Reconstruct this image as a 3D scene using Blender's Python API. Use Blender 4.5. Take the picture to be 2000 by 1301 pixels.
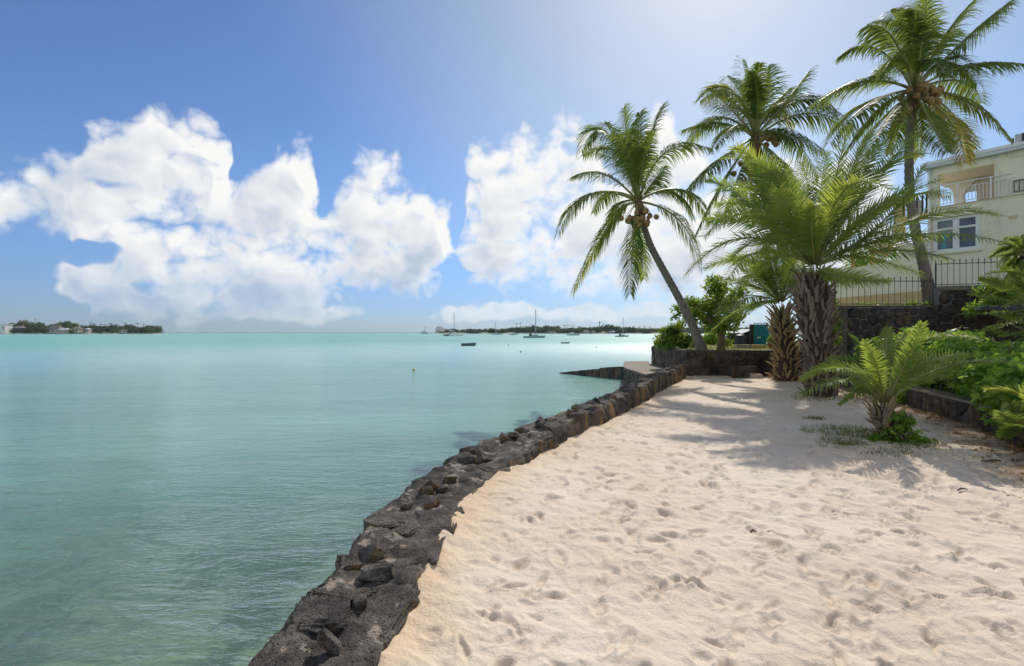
import bpy, math, random
import numpy as np
from mathutils import Vector, Matrix

for o in list(bpy.data.objects):
    bpy.data.objects.remove(o, do_unlink=True)
SC = bpy.context.scene
COL = SC.collection
R = math.radians

# ------------------------------------------------------------------ camera
H = 1.6            # eye height above the sand
SEA = -0.8         # water level
F = 1000.0         # focal length in photograph pixels (2000 wide)
HORIZON = 649.0
cam_data = bpy.data.cameras.new('camera')
cam = bpy.data.objects.new('camera', cam_data)
COL.objects.link(cam)
cam.location = (0, 0, H)
cam.rotation_euler = (R(90), 0, 0)
cam_data.sensor_width = 36.0
cam_data.lens = 18.0
cam_data.shift_y = -0.00075
cam_data.clip_start = 0.05
cam_data.clip_end = 60000
SC.camera = cam

# ------------------------------------------------------------------ light and exposure
SUN_DIR = Vector((0.41, 1.0, 0.95)).normalized()
SUN_STRENGTH = 2.55
SKY_STRENGTH = 0.078
EXPOSURE = 0.52
SC.view_settings.view_transform = 'Standard'
SC.view_settings.look = 'None'
SC.view_settings.exposure = EXPOSURE
SC.view_settings.gamma = 1.0
SC.view_settings.use_curve_mapping = False
SC.render.engine = 'CYCLES'
SC.cycles.use_adaptive_sampling = True
SC.cycles.adaptive_threshold = 0.02
SC.cycles.max_bounces = 7
SC.cycles.diffuse_bounces = 3
SC.cycles.glossy_bounces = 3
SC.cycles.transparent_max_bounces = 10
SC.cycles.volume_bounces = 0
sun_data = bpy.data.lights.new('sun', 'SUN')
sun_data.energy = SUN_STRENGTH
sun_data.angle = R(0.55)
sun_data.color = (1.0, 0.94, 0.86)
sun = bpy.data.objects.new('sun', sun_data)
COL.objects.link(sun)
sun.rotation_euler = SUN_DIR.to_track_quat('Z', 'Y').to_euler()
sun.location = (20, 40, 40)


# ------------------------------------------------------------------ node helpers
class NT:
    def __init__(self, tree):
        self.t = tree
        self.nodes = tree.nodes
        self.links = tree.links

    def put(self, sock, v):
        if isinstance(v, bpy.types.NodeSocket):
            self.links.new(v, sock)
        elif v is not None:
            if hasattr(sock, 'default_value'):
                dv = sock.default_value
                if hasattr(dv, '__len__') and not isinstance(v, str):
                    v = tuple(v)
                    if len(dv) == 4 and len(v) == 3:
                        v = v + (1.0,)
                sock.default_value = v

    def n(self, typ, ins=None, **props):
        nd = self.nodes.new(typ)
        for k, v in props.items():
            setattr(nd, k, v)
        if ins:
            for k, v in ins.items():
                self.put(nd.inputs[k], v)
        return nd

    def m(self, op, a, b=None, c=None, clamp=False):
        nd = self.nodes.new('ShaderNodeMath')
        nd.operation = op
        nd.use_clamp = clamp
        self.put(nd.inputs[0], a)
        if b is not None:
            self.put(nd.inputs[1], b)
        if c is not None:
            self.put(nd.inputs[2], c)
        return nd.outputs[0]

    def v(self, op, a, b=None):
        nd = self.nodes.new('ShaderNodeVectorMath')
        nd.operation = op
        self.put(nd.inputs[0], a)
        if b is not None:
            if op == 'SCALE':
                self.put(nd.inputs[3], b)
            else:
                self.put(nd.inputs[1], b)
        return nd.outputs[1] if op in ('DOT_PRODUCT', 'LENGTH', 'DISTANCE') else nd.outputs[0]

    def ramp(self, fac, stops, interp='LINEAR'):
        nd = self.nodes.new('ShaderNodeValToRGB')
        cr = nd.color_ramp
        cr.interpolation = interp
        while len(cr.elements) < len(stops):
            cr.elements.new(0.5)
        for e, (p, c) in zip(cr.elements, stops):
            e.position = p
            e.color = tuple(c) + (1.0,) if len(c) == 3 else tuple(c)
        self.put(nd.inputs[0], fac)
        return nd.outputs[0]

    def sstep(self, x, a, b):
        nd = self.nodes.new('ShaderNodeMapRange')
        nd.interpolation_type = 'SMOOTHSTEP'
        self.put(nd.inputs[0], x)
        self.put(nd.inputs[1], a)
        self.put(nd.inputs[2], b)
        nd.inputs[3].default_value = 0.0
        nd.inputs[4].default_value = 1.0
        return nd.outputs[0]

    def mix(self, fac, a, b, blend='MIX'):
        nd = self.nodes.new('ShaderNodeMix')
        nd.data_type = 'RGBA'
        nd.blend_type = blend
        self.put(nd.inputs[0], fac)
        self.put(nd.inputs[6], a)
        self.put(nd.inputs[7], b)
        return nd.outputs[2]

    def noise(self, vec, scale, detail=4, rough=0.5, dist=0.0, dim='3D'):
        nd = self.n('ShaderNodeTexNoise', noise_dimensions=dim)
        self.put(nd.inputs['Vector'], vec)
        self.put(nd.inputs['Scale'], scale)
        self.put(nd.inputs['Detail'], detail)
        self.put(nd.inputs['Roughness'], rough)
        self.put(nd.inputs['Distortion'], dist)
        return nd.outputs[0]

    def voro(self, vec, scale, feature='F1', rnd=1.0, out=0, smooth=0.5):
        nd = self.n('ShaderNodeTexVoronoi', feature=feature)
        self.put(nd.inputs['Vector'], vec)
        self.put(nd.inputs['Scale'], scale)
        self.put(nd.inputs['Randomness'], rnd)
        if feature == 'SMOOTH_F1':
            self.put(nd.inputs['Smoothness'], smooth)
        return nd.outputs[out]


# ------------------------------------------------------------------ sky: Nishita plus cumulus laid out by azimuth and elevation
def az_el(px, py):
    x = (px - 1000.0) / F
    z = (HORIZON - py) / F
    a = math.atan(x)
    return a, math.atan(z * math.cos(a))


CLOUD_TOP = [(-160, 420), (-90, 350), (0, 330), (60, 324), (120, 306), (165, 262), (205, 240), (262, 232), (284, 192), (318, 178), (350, 208),
             (395, 238), (432, 246), (450, 348), (488, 346), (520, 292), (550, 264), (592, 268), (616, 318), (628, 392), (652, 372),
             (680, 352), (700, 318), (742, 292), (774, 298), (800, 334), (826, 356), (842, 388), (862, 386), (880, 424), (894, 450),
             (906, 372), (922, 308), (940, 288), (962, 274), (996, 262), (1030, 236), (1062, 252), (1092, 226), (1130, 224), (1160, 232),
             (1176, 300), (1200, 330), (1240, 320), (1270, 250), (1292, 214), (1318, 236), (1334, 268), (1364, 262), (1384, 320),
             (1430, 340), (1500, 320), (1620, 300), (1700, 340), (1800, 400), (1900, 420), (2060, 430)]
CLOUD_BASE = [(-160, 470), (0, 446), (90, 452), (140, 470), (170, 612), (260, 624), (420, 626), (520, 624), (640, 612), (720, 586),
              (830, 572), (866, 550), (892, 520), (910, 560), (1000, 562), (1130, 568), (1260, 592), (1400, 604), (1600, 610), (2060, 610)]
CLOUD_PLUS = [(40, 372, 120, 58), (150, 392, 110, 62), (226, 436, 62, 38), (150, 525, 52, 56), (195, 568, 90, 24), (590, 604, 110, 20), (900, 614, 60, 12), (1000, 608, 90, 18),
              (1140, 612, 120, 16), (1330, 606, 200, 20), (560, 612, 160, 20)]
CLOUD_GAP = [(205, 352, 34, 16, 0.5), (165, 492, 90, 24, 0.8), (60, 505, 70, 40, 0.8), (300, 560, 60, 20, 0.5),
             (1195, 285, 30, 40, 0.5),
             (1110, 290, 16, 20, 0.5), (1240, 300, 20, 30, 0.5), (440, 440, 40, 20, 0.25)]


def build_world():
    w = bpy.data.worlds.new('World')
    SC.world = w
    w.use_nodes = True
    w.node_tree.nodes.clear()
    T = NT(w.node_tree)
    out = T.n('ShaderNodeOutputWorld')
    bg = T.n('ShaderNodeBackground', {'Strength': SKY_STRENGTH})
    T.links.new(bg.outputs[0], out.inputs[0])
    sky = T.n('ShaderNodeTexSky', sky_type='NISHITA', sun_disc=False)
    sky.sun_elevation = math.asin(SUN_DIR.z)
    sky.sun_rotation = math.atan2(SUN_DIR.x, SUN_DIR.y)
    sky.altitude = 0
    sky.air_density = 1.0
    sky.dust_density = 0.30
    sky.ozone_density = 3.0

    A0, A1 = -0.9, 0.9
    E0, E1 = -0.05, 0.60

    def curve(G, x, pts):
        nd = G.nodes.new('ShaderNodeFloatCurve')
        c = nd.mapping.curves[0]
        vals = []
        for (px, py) in pts:
            a, e = az_el(px, py)
            vals.append(((a - A0) / (A1 - A0), (e - E0) / (E1 - E0)))
        while len(c.points) < len(vals):
            c.points.new(0.5, 0.5)
        for p_, (u, v_) in zip(c.points, vals):
            p_.location = (u, v_)
            p_.handle_type = 'AUTO_CLAMPED'
        nd.mapping.update()
        G.put(nd.inputs['Value'], x)
        return G.m('MULTIPLY_ADD', nd.outputs[0], E1 - E0, E0)

    # cloud density as a function of (azimuth, elevation)
    G = T
    tc = T.n('ShaderNodeTexCoord')
    sx = T.n('ShaderNodeSeparateXYZ', {'Vector': tc.outputs['Generated']})
    X, Y, Z = sx.outputs
    az = T.m('ARCTAN2', X, Y)
    el = T.m('ARCTAN2', Z, T.m('SQRT', T.m('ADD', T.m('MULTIPLY', X, X), T.m('MULTIPLY', Y, Y))))
    P = T.n('ShaderNodeCombineXYZ', {'X': az, 'Y': el, 'Z': 0.37}).outputs[0]
    wn = G.n('ShaderNodeTexNoise', {'Vector': P, 'Scale': 11.0, 'Detail': 2.0, 'Roughness': 0.6}, noise_dimensions='2D')
    warp = G.v('SUBTRACT', wn.outputs[1], (0.5, 0.5, 0.5))
    big = G.noise(P, 3.2, 1, 0.5, 0, '2D')
    outside = G.sstep(G.m('ABSOLUTE', az), 0.80, 0.98)

    heights = []

    def dens(p, full):
        q = G.v('ADD', p, G.v('MULTIPLY', warp, (0.05, 0.045, 0)))
        sq = G.n('ShaderNodeSeparateXYZ', {'Vector': q})
        u = G.m('DIVIDE', G.m('SUBTRACT', sq.outputs[0], A0), A1 - A0)
        da = G.m('DIVIDE', G.m('SUBTRACT', curve(G, u, CLOUD_TOP), sq.outputs[1]), 0.055)
        db = G.m('DIVIDE', G.m('SUBTRACT', sq.outputs[1], curve(G, u, CLOUD_BASE)), 0.045)
        base = G.m('MINIMUM', da, db)

        def ell(cx, cy, rx, ry):
            a, e = az_el(cx, cy)
            ra = az_el(cx + rx, cy)[0] - a
            re = abs(az_el(cx, cy - ry)[1] - e)
            d = G.v('MULTIPLY', G.v('SUBTRACT', q, (a, e, 0)), (1 / ra, 1 / re, 0))
            return G.m('SUBTRACT', 1.0, G.v('DOT_PRODUCT', d, d))
        if full:
            for c in CLOUD_PLUS:
                base = G.m('MAXIMUM', base, ell(*c))
        base = G.m('MINIMUM', base, 0.78)
        if full:
            for (cx, cy, rx, ry, k) in CLOUD_GAP:
                base = G.m('SUBTRACT', base, G.m('MULTIPLY', G.m('MAXIMUM', ell(cx, cy, rx, ry), 0.0), 1.7 * k))
        base = G.m('MAXIMUM', base, -1.3)
        # unseen sky round about: scattered cumulus goes on, with cover added for fill light
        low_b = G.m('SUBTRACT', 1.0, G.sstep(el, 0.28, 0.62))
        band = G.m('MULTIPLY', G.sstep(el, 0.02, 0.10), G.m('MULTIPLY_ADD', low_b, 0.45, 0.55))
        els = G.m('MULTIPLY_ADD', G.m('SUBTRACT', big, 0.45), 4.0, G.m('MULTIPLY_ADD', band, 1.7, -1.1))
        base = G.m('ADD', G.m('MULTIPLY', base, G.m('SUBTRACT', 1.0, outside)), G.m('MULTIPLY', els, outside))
        pp = G.v('MULTIPLY', G.v('ADD', p, G.v('SCALE', warp, 0.035)), (1.0, 1.2, 1.0))
        f1 = G.noise(pp, 8.0, 7 if full else 3, 0.60, 0.0, '2D')

        def lumps(scale):
            nd = G.n('ShaderNodeTexVoronoi', {'Vector': pp, 'Scale': scale}, feature='F1', voronoi_dimensions='2D')
            return G.m('SUBTRACT', 0.20, G.m('MULTIPLY', nd.outputs[0], nd.outputs[0]))
        if full:
            heights.append(db)
        dn = G.m('MULTIPLY_ADD', G.m('SUBTRACT', f1, 0.48), 2.3, base)
        dn = G.m('MULTIPLY_ADD', lumps(12.0), 0.75, dn)
        dn = G.m('MULTIPLY_ADD', lumps(29.0), 0.60, dn)
        if full:
            dn = G.m('MULTIPLY_ADD', lumps(66.0), 0.30, dn)
        return dn
    d0 = dens(P, True)
    saz, sel = math.atan2(SUN_DIR.x, SUN_DIR.y), math.asin(SUN_DIR.z)
    to_sun = T.v('NORMALIZE', T.v('SUBTRACT', (saz, sel + 0.15, 0.37), P))
    d1 = dens(T.v('ADD', P, T.v('SCALE', to_sun, 0.030)), False)
    alpha = T.sstep(d0, -0.10, 0.85)
    thick = T.m('MAXIMUM', T.m('MULTIPLY_ADD', d1, 0.75, T.m('MULTIPLY', d0, 0.25)), 0.0)
    lit = T.m('SUBTRACT', 1.14, T.m('MULTIPLY', thick, 0.44))
    lit = T.m('MULTIPLY_ADD', T.m('SUBTRACT', d0, d1), 0.20, lit)
    # flat, shaded bases
    lit = T.m('SUBTRACT', lit, T.m('MULTIPLY', T.m('SUBTRACT', 1.0, T.sstep(heights[0], 0.0, 3.2)), T.m('MULTIPLY', T.sstep(d0, 0.3, 1.2), 0.36)))
    # clouds away from the sun, mostly out of view, brightened for added fill light
    lit = T.m('ADD', lit, T.m('MULTIPLY', T.m('SUBTRACT', 1.0, T.sstep(T.v('DOT_PRODUCT', tc.outputs['Generated'], tuple(SUN_DIR)), -0.5, 0.4)), 0.35))
    lit = T.m('MINIMUM', T.m('MAXIMUM', lit, 0.0), 1.0)
    # clouds towards the sun are seen with the light coming through
    sund = T.v('DOT_PRODUCT', tc.outputs['Generated'], tuple(SUN_DIR))
    near_sun = T.sstep(sund, 0.72, 0.97)
    lit = T.m('MULTIPLY_ADD', T.m('SUBTRACT', 1.0, lit), T.m('MULTIPLY', near_sun, 0.6), lit)
    ccol = T.ramp(lit, [(0.0, (0.40, 0.48, 0.63)), (0.35, (0.52, 0.60, 0.72)), (0.65, (0.76, 0.79, 0.84)), (1.0, (0.97, 0.965, 0.95))])
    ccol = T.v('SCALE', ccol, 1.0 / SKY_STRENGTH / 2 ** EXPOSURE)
    # low clouds sink into the pale air over the horizon
    air = T.sstep(el, 0.0, 0.14)
    alpha = T.m('MULTIPLY', alpha, T.m('MULTIPLY_ADD', air, 0.5, 0.5))
    # clear, deep trade-wind blue overhead; the band over the horizon stays cooler than the model's
    low = T.sstep(el, -0.02, 0.24)
    tint = T.mix(low, (0.40, 0.56, 0.92), (0.66, 0.80, 1.02))
    tint = T.mix(T.sstep(sund, 0.72, 1.0), tint, (1.34, 1.20, 1.02))
    skyc = T.mix(1.0, sky.outputs[0], tint, 'MULTIPLY')
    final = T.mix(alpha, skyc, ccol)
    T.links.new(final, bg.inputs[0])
    try:
        w.cycles.sampling_method = 'MANUAL'
        w.cycles.sample_map_resolution = 512
    except Exception:
        pass


build_world()


# ------------------------------------------------------------------ mesh helpers
def GP(px, py, z=0.0):
    """point of the plane of height z that the photograph shows at px, py"""
    y = (H - z) * F / (py - HORIZON)
    return np.array(((px - 1000.0) / F * y, y, z))


def PX(px, py, y):
    return np.array(((px - 1000.0) / F * y, y, H - (py - HORIZON) / F * y))


ORG = {}


def tag(o, label=None, cat=None, group=None, kind=None):
    if label:
        o['label'] = label
    if cat:
        o['category'] = cat
    if group:
        o['group'] = group
    if kind:
        o['kind'] = kind
    return o


def thing(name, loc, label, cat, group=None):
    o = bpy.data.objects.new(name, None)
    o.empty_display_size = 0.2
    COL.objects.link(o)
    o.location = tuple(float(c) for c in loc)
    ORG[o.name] = np.array(o.location)
    return tag(o, label, cat, group)


def mesh_np(name, verts, faces, mats, fmat=None, smooth=False, attrs=None):
    """verts (N,3); faces: an (M,k) array, or a list of index tuples"""
    me = bpy.data.meshes.new(name)
    verts = np.asarray(verts, dtype=np.float32)
    if isinstance(faces, np.ndarray):
        m, k = faces.shape
        me.vertices.add(len(verts))
        me.vertices.foreach_set('co', verts.ravel())
        me.loops.add(m * k)
        me.loops.foreach_set('vertex_index', faces.astype(np.int32).ravel())
        me.polygons.add(m)
        me.polygons.foreach_set('loop_start', np.arange(0, m * k, k, dtype=np.int32))
        try:
            me.polygons.foreach_set('loop_total', np.full(m, k, dtype=np.int32))
        except Exception:
            pass
        me.update(calc_edges=True)
    else:
        me.from_pydata([tuple(map(float, v)) for v in verts], [], [tuple(map(int, f)) for f in faces])
    for mt in (mats if isinstance(mats, (list, tuple)) else [mats]):
        me.materials.append(mt)
    if fmat is not None:
        me.polygons.foreach_set('material_index', np.asarray(fmat, dtype=np.int32))
    if smooth:
        me.polygons.foreach_set('use_smooth', np.ones(len(me.polygons), dtype=bool))
    if attrs:
        for an, av in attrs.items():
            at = me.attributes.new(an, 'FLOAT', 'POINT')
            at.data.foreach_set('value', np.asarray(av, dtype=np.float32))
    me.validate()
    return me


def place(name, me, parent=None, loc=None, rot=None, scale=None):
    o = bpy.data.objects.new(name, me)
    COL.objects.link(o)
    if parent is not None:
        o.parent = parent
    if loc is not None:
        o.location = tuple(float(c) for c in loc)
    if rot is not None:
        o.rotation_euler = tuple(float(c) for c in rot)
    if scale is not None:
        o.scale = tuple(float(c) for c in scale)
    return o


def root_org(parent):
    while parent.parent is not None:
        parent = parent.parent
    return ORG.get(parent.name, np.zeros(3))


def part(name, verts, faces, mats, parent=None, **kw):
    """mesh given in world coordinates, linked under parent (if any)"""
    verts = np.asarray(verts, dtype=float)
    if parent is not None:
        verts = verts - root_org(parent)
    me = mesh_np(name, verts, faces, mats, **kw)
    return place(name, me, parent)


class MB:
    """collects polygons in world coordinates for one mesh"""
    def __init__(self):
        self.v, self.f, self.m = [], [], []

    def add(self, verts, faces, mi=0):
        b = len(self.v)
        self.v.extend([tuple(map(float, p)) for p in verts])
        for f in faces:
            self.f.append(tuple(i + b for i in f))
            self.m.append(mi)
        return self

    def hexa(self, a, b, mi=0):
        """a: 4 points of the bottom ring, b: 4 of the top ring"""
        return self.add(list(a) + list(b), [(3, 2, 1, 0), (4, 5, 6, 7), (0, 1, 5, 4), (1, 2, 6, 5), (2, 3, 7, 6), (3, 0, 4, 7)], mi)

    def box(self, x0, x1, y0, y1, z0, z1, mi=0):
        return self.hexa([(x0, y0, z0), (x1, y0, z0), (x1, y1, z0), (x0, y1, z0)], [(x0, y0, z1), (x1, y0, z1), (x1, y1, z1), (x0, y1, z1)], mi)

    def prism(self, poly, z0, z1, mi=0):
        """poly: xy points counter-clockwise"""
        n = len(poly)
        z0s = z0 if hasattr(z0, '__len__') else [z0] * n
        z1s = z1 if hasattr(z1, '__len__') else [z1] * n
        vs = [(p[0], p[1], z) for p, z in zip(poly, z0s)] + [(p[0], p[1], z) for p, z in zip(poly, z1s)]
        fs = [tuple(range(n - 1, -1, -1)), tuple(range(n, 2 * n))]
        fs += [(i, (i + 1) % n, n + (i + 1) % n, n + i) for i in range(n)]
        return self.add(vs, fs, mi)

    def tube(self, pts, radii, sides=6, mi=0, cap=True):
        pts = [np.asarray(p, float) for p in pts]
        n = len(pts)
        if not hasattr(radii, '__len__'):
            radii = [radii] * n
        vs = []
        ref = None
        for i in range(n):
            t = pts[min(i + 1, n - 1)] - pts[max(i - 1, 0)]
            t = t / (np.linalg.norm(t) + 1e-9)
            if ref is None:
                ref = np.array((1.0, 0, 0)) if abs(t[0]) < 0.9 else np.array((0, 1.0, 0))
            u = ref - t * ref.dot(t)
            u /= np.linalg.norm(u) + 1e-9
            ref = u
            w = np.cross(t, u)
            for k in range(sides):
                a = 2 * math.pi * k / sides
                vs.append(pts[i] + radii[i] * (math.cos(a) * u + math.sin(a) * w))
        fs = []
        for i in range(n - 1):
            for k in range(sides):
                k2 = (k + 1) % sides
                fs.append((i * sides + k, i * sides + k2, (i + 1) * sides + k2, (i + 1) * sides + k))
        if cap:
            fs.append(tuple(range(sides - 1, -1, -1)))
            fs.append(tuple(range((n - 1) * sides, n * sides)))
        return self.add(vs, fs, mi)

    def build(self, name, mats, parent=None, smooth=False):
        o = part(name, np.array(self.v), self.f, mats, parent, fmat=self.m, smooth=smooth)
        return o


# ---- numpy noise
_rs = np.random.RandomState(7)
_perm = np.concatenate([_rs.permutation(256)] * 3)
_grad = _rs.normal(size=(256, 3))
_grad /= np.linalg.norm(_grad, axis=1)[:, None]


def perlin(x, y, z=0.0):
    x = np.asarray(x, float)
    y = np.asarray(y, float)
    z = np.asarray(z, float) + np.zeros_like(x)
    xi, yi, zi = np.floor(x).astype(int), np.floor(y).astype(int), np.floor(z).astype(int)
    xf, yf, zf = x - xi, y - yi, z - zi
    u = xf ** 3 * (xf * (xf * 6 - 15) + 10)
    v = yf ** 3 * (yf * (yf * 6 - 15) + 10)
    w = zf ** 3 * (zf * (zf * 6 - 15) + 10)
    r = 0.0
    for dx in (0, 1):
        for dy in (0, 1):
            for dz in (0, 1):
                h = _perm[_perm[_perm[(xi + dx) & 255] + ((yi + dy) & 255)] + ((zi + dz) & 255)]
                gr = _grad[h]
                dot = gr[..., 0] * (xf - dx) + gr[..., 1] * (yf - dy) + gr[..., 2] * (zf - dz)
                r = r + dot * (u if dx else 1 - u) * (v if dy else 1 - v) * (w if dz else 1 - w)
    return r * 1.5


def fbm(x, y, z=0.0, octs=4, gain=0.5):
    r, a, f = 0.0, 1.0, 1.0
    for _ in range(octs):
        r = r + a * perlin(np.asarray(x) * f, np.asarray(y) * f, np.asarray(z) * f + 3.7 * f)
        a *= gain
        f *= 2.03
    return r


def smooth01(x, a, b):
    t = np.clip((np.asarray(x, float) - a) / (b - a), 0, 1)
    return t * t * (3 - 2 * t)


# ------------------------------------------------------------------ materials
def new_mat(name):
    m = bpy.data.materials.new(name)
    m.use_nodes = True
    m.node_tree.nodes.clear()
    T = NT(m.node_tree)
    out = T.n('ShaderNodeOutputMaterial')
    return m, T, out


def pos_node(T, world=True):
    if world:
        return T.n('ShaderNodeNewGeometry').outputs['Position']
    return T.n('ShaderNodeTexCoord').outputs['Object']


def simple_mat(name, col, rough=0.6, var=0.25, scale=6.0, bump=0.0, bscale=40.0, metal=0.0, dirt=None, spec=0.4):
    """one colour with large and small mottling, some relief and an optional streak of dirt"""
    m, T, out = new_mat(name)
    p = pos_node(T)
    n1 = T.noise(p, scale, 5, 0.6)
    n2 = T.noise(p, scale * 7, 4, 0.6)
    k = T.m('ADD', T.m('MULTIPLY', T.m('SUBTRACT', n1, 0.5), 2 * var), T.m('MULTIPLY', T.m('SUBTRACT', n2, 0.5), var))
    k = T.m('ADD', k, 1.0)
    c = T.v('SCALE', tuple(col), k)
    if dirt:
        st = T.noise(T.v('MULTIPLY', p, (1.0, 1.0, 0.25)), scale * 1.7, 5, 0.65)
        c = T.mix(T.m('MULTIPLY', T.sstep(st, 0.52, 0.72), 0.7), c, dirt)
    b = T.n('ShaderNodeBsdfPrincipled', {'Base Color': c, 'Roughness': rough, 'Metallic': metal, 'Specular IOR Level': spec})
    if bump:
        bn = T.n('ShaderNodeBump', {'Strength': bump, 'Distance': 0.02, 'Height': T.noise(p, bscale, 4, 0.6)})
        T.links.new(bn.outputs[0], b.inputs['Normal'])
    T.links.new(b.outputs[0], out.inputs[0])
    return m


def leaf_mat(name, ca, cb, cdry, trans=0.45, rough=0.42, gain=1.6, spec=0.35):
    """leaf colour runs from ca to cb with the mesh's tint attribute (0-1), to cdry above 1"""
    m, T, out = new_mat(name)
    at = T.n('ShaderNodeAttribute', attribute_name='tint')
    oi = T.n('ShaderNodeObjectInfo')
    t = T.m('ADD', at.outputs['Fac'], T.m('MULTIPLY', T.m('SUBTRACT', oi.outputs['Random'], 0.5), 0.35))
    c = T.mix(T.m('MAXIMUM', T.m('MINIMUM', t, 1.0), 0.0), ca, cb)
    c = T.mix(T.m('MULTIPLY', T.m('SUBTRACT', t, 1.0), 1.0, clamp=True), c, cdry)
    b = T.n('ShaderNodeBsdfPrincipled', {'Base Color': c, 'Roughness': rough, 'Specular IOR Level': spec})
    tl = T.n('ShaderNodeBsdfTranslucent', {'Color': T.v('MULTIPLY', c, (gain * 1.15, gain, gain * 0.55))})
    mx = T.n('ShaderNodeMixShader', {0: trans, 1: b.outputs[0], 2: tl.outputs[0]})
    T.links.new(mx.outputs[0], out.inputs[0])
    return m


def build_mats():
    M = {}
    # dry coral sand
    m, T, out = new_mat('sand')
    p = pos_node(T)
    at = T.n('ShaderNodeAttribute', attribute_name='edge')
    big = T.noise(p, 0.55, 4, 0.55)
    mid = T.noise(p, 5.0, 5, 0.6)
    mp = T.n('ShaderNodeMapping', {'Vector': p, 'Rotation': (0.7, 0.4, 0.9)}).outputs[0]
    fine = T.noise(mp, 160.0, 3, 0.7)
    c = T.mix(T.sstep(big, 0.35, 0.68), (0.71, 0.59, 0.455), (0.76, 0.66, 0.53))
    c = T.mix(T.m('MULTIPLY', T.sstep(mid, 0.48, 0.75), 0.35), c, (0.66, 0.49, 0.34))
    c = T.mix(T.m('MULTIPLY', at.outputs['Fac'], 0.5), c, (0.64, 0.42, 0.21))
    dark = T.n('ShaderNodeAttribute', attribute_name='soil')
    c = T.mix(T.m('MULTIPLY', dark.outputs['Fac'], T.m('MULTIPLY_ADD', mid, 1.2, 0.1), clamp=True), c, (0.20, 0.13, 0.075))
    c = T.v('SCALE', c, T.m('MULTIPLY_ADD', fine, 0.5, 0.75))
    spk = T.voro(p, 30.0, 'F1', 1.0, 0)
    spk = T.m('MULTIPLY', T.m('SUBTRACT', 1.0, T.sstep(spk, 0.05, 0.10)), T.sstep(T.noise(p, 3.0, 2), 0.5, 0.62))
    c = T.mix(T.m('MULTIPLY', spk, 0.75), c, (0.16, 0.10, 0.06))
    h = T.m('ADD', T.m('MULTIPLY', T.noise(mp, 48.0, 5, 0.68), 1.0), T.m('MULTIPLY', T.noise(mp, 13.0, 5, 0.62), 1.6))
    bn = T.n('ShaderNodeBump', {'Strength': 0.75, 'Distance': 0.012, 'Height': h})
    b = T.n('ShaderNodeBsdfPrincipled', {'Base Color': c, 'Roughness': 0.95, 'Specular IOR Level': 0.15, 'Normal': bn.outputs[0]})
    T.links.new(b.outputs[0], out.inputs[0])
    M['sand'] = m

    # vesicular basalt, local coordinates so that shared meshes do not swim
    def basalt(name, ca, cb, ochre, fill=0.0, thr=0.62):
        m, T, out = new_mat(name)
        p = pos_node(T)
        n = T.noise(p, 5.0, 6, 0.65)
        n2 = T.noise(p, 42.0, 4, 0.7)
        oi = T.n('ShaderNodeObjectInfo')
        c = T.mix(T.sstep(n, 0.35, 0.70), ca, cb)
        c = T.v('SCALE', c, T.m('MULTIPLY_ADD', oi.outputs['Random'], 0.7, 0.65))
        c = T.v('SCALE', c, T.m('MULTIPLY_ADD', n2, 1.1, 0.45))
        # ochre lichen and rust streaks on the upright faces
        gn = T.n('ShaderNodeNewGeometry')
        nz = T.m('ABSOLUTE', T.n('ShaderNodeSeparateXYZ', {'Vector': gn.outputs['Normal']}).outputs[2])
        st = T.noise(T.v('MULTIPLY', p, (1.0, 1.0, 0.3)), 3.4, 6, 0.62)
        k = T.m('MULTIPLY', T.sstep(st, 0.46, 0.66), T.m('SUBTRACT', 1.0, T.sstep(nz, 0.35, 0.8)))
        c = T.mix(T.m('MULTIPLY', k, ochre), c, (0.33, 0.20, 0.07))
        if fill:
            sz = T.m('MULTIPLY', T.sstep(nz, 0.72, 0.95), T.sstep(T.noise(p, 7.5, 5, 0.6), thr, thr + 0.10))
            c = T.mix(T.m('MULTIPLY', sz, fill), c, (0.50, 0.42, 0.34))
        pits = T.voro(p, 62.0, 'F1', 1.0, 0)
        pits2 = T.voro(p, 150.0, 'F1', 1.0, 0)
        h = T.m('ADD', T.m('MULTIPLY', T.sstep(pits, 0.05, 0.45), 1.0), T.m('MULTIPLY', T.sstep(pits2, 0.05, 0.5), 0.35))
        h = T.m('ADD', h, T.m('MULTIPLY', T.noise(p, 24.0, 5, 0.7), 1.5))
        c = T.v('SCALE', c, T.m('MULTIPLY_ADD', T.sstep(pits, 0.02, 0.35), 0.55, 0.45))
        bn = T.n('ShaderNodeBump', {'Strength': 0.9, 'Distance': 0.014, 'Height': h})
        b = T.n('ShaderNodeBsdfPrincipled', {'Base Color': c, 'Roughness': 0.85, 'Specular IOR Level': 0.3, 'Normal': bn.outputs[0]})
        T.links.new(b.outputs[0], out.inputs[0])
        return m
    M['basalt'] = basalt('basalt', (0.042, 0.037, 0.033), (0.165, 0.145, 0.122), 0.75, 0.7, 0.64)
    M['basalt_core'] = basalt('basalt_core', (0.045, 0.040, 0.035), (0.135, 0.118, 0.095), 0.95, 0.62, 0.53)
    M['basalt_face'] = basalt('basalt_face', (0.05, 0.044, 0.038), (0.15, 0.13, 0.105), 0.95)
    M['basalt_wall'] = basalt('basalt_wall', (0.045, 0.041, 0.038), (0.135, 0.118, 0.104), 0.35)
    M['basalt_red'] = basalt('basalt_red', (0.042, 0.034, 0.030), (0.115, 0.088, 0.072), 0.25)
    M['mortar'] = simple_mat('mortar', (0.24, 0.20, 0.15), 0.9, 0.45, 4.0, 0.6, 60.0, dirt=(0.10, 0.07, 0.045))
    M['mortar_dark'] = simple_mat('mortar_dark', (0.12, 0.105, 0.09), 0.9, 0.4, 3.0, 0.6, 50.0, dirt=(0.05, 0.042, 0.035))
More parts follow.
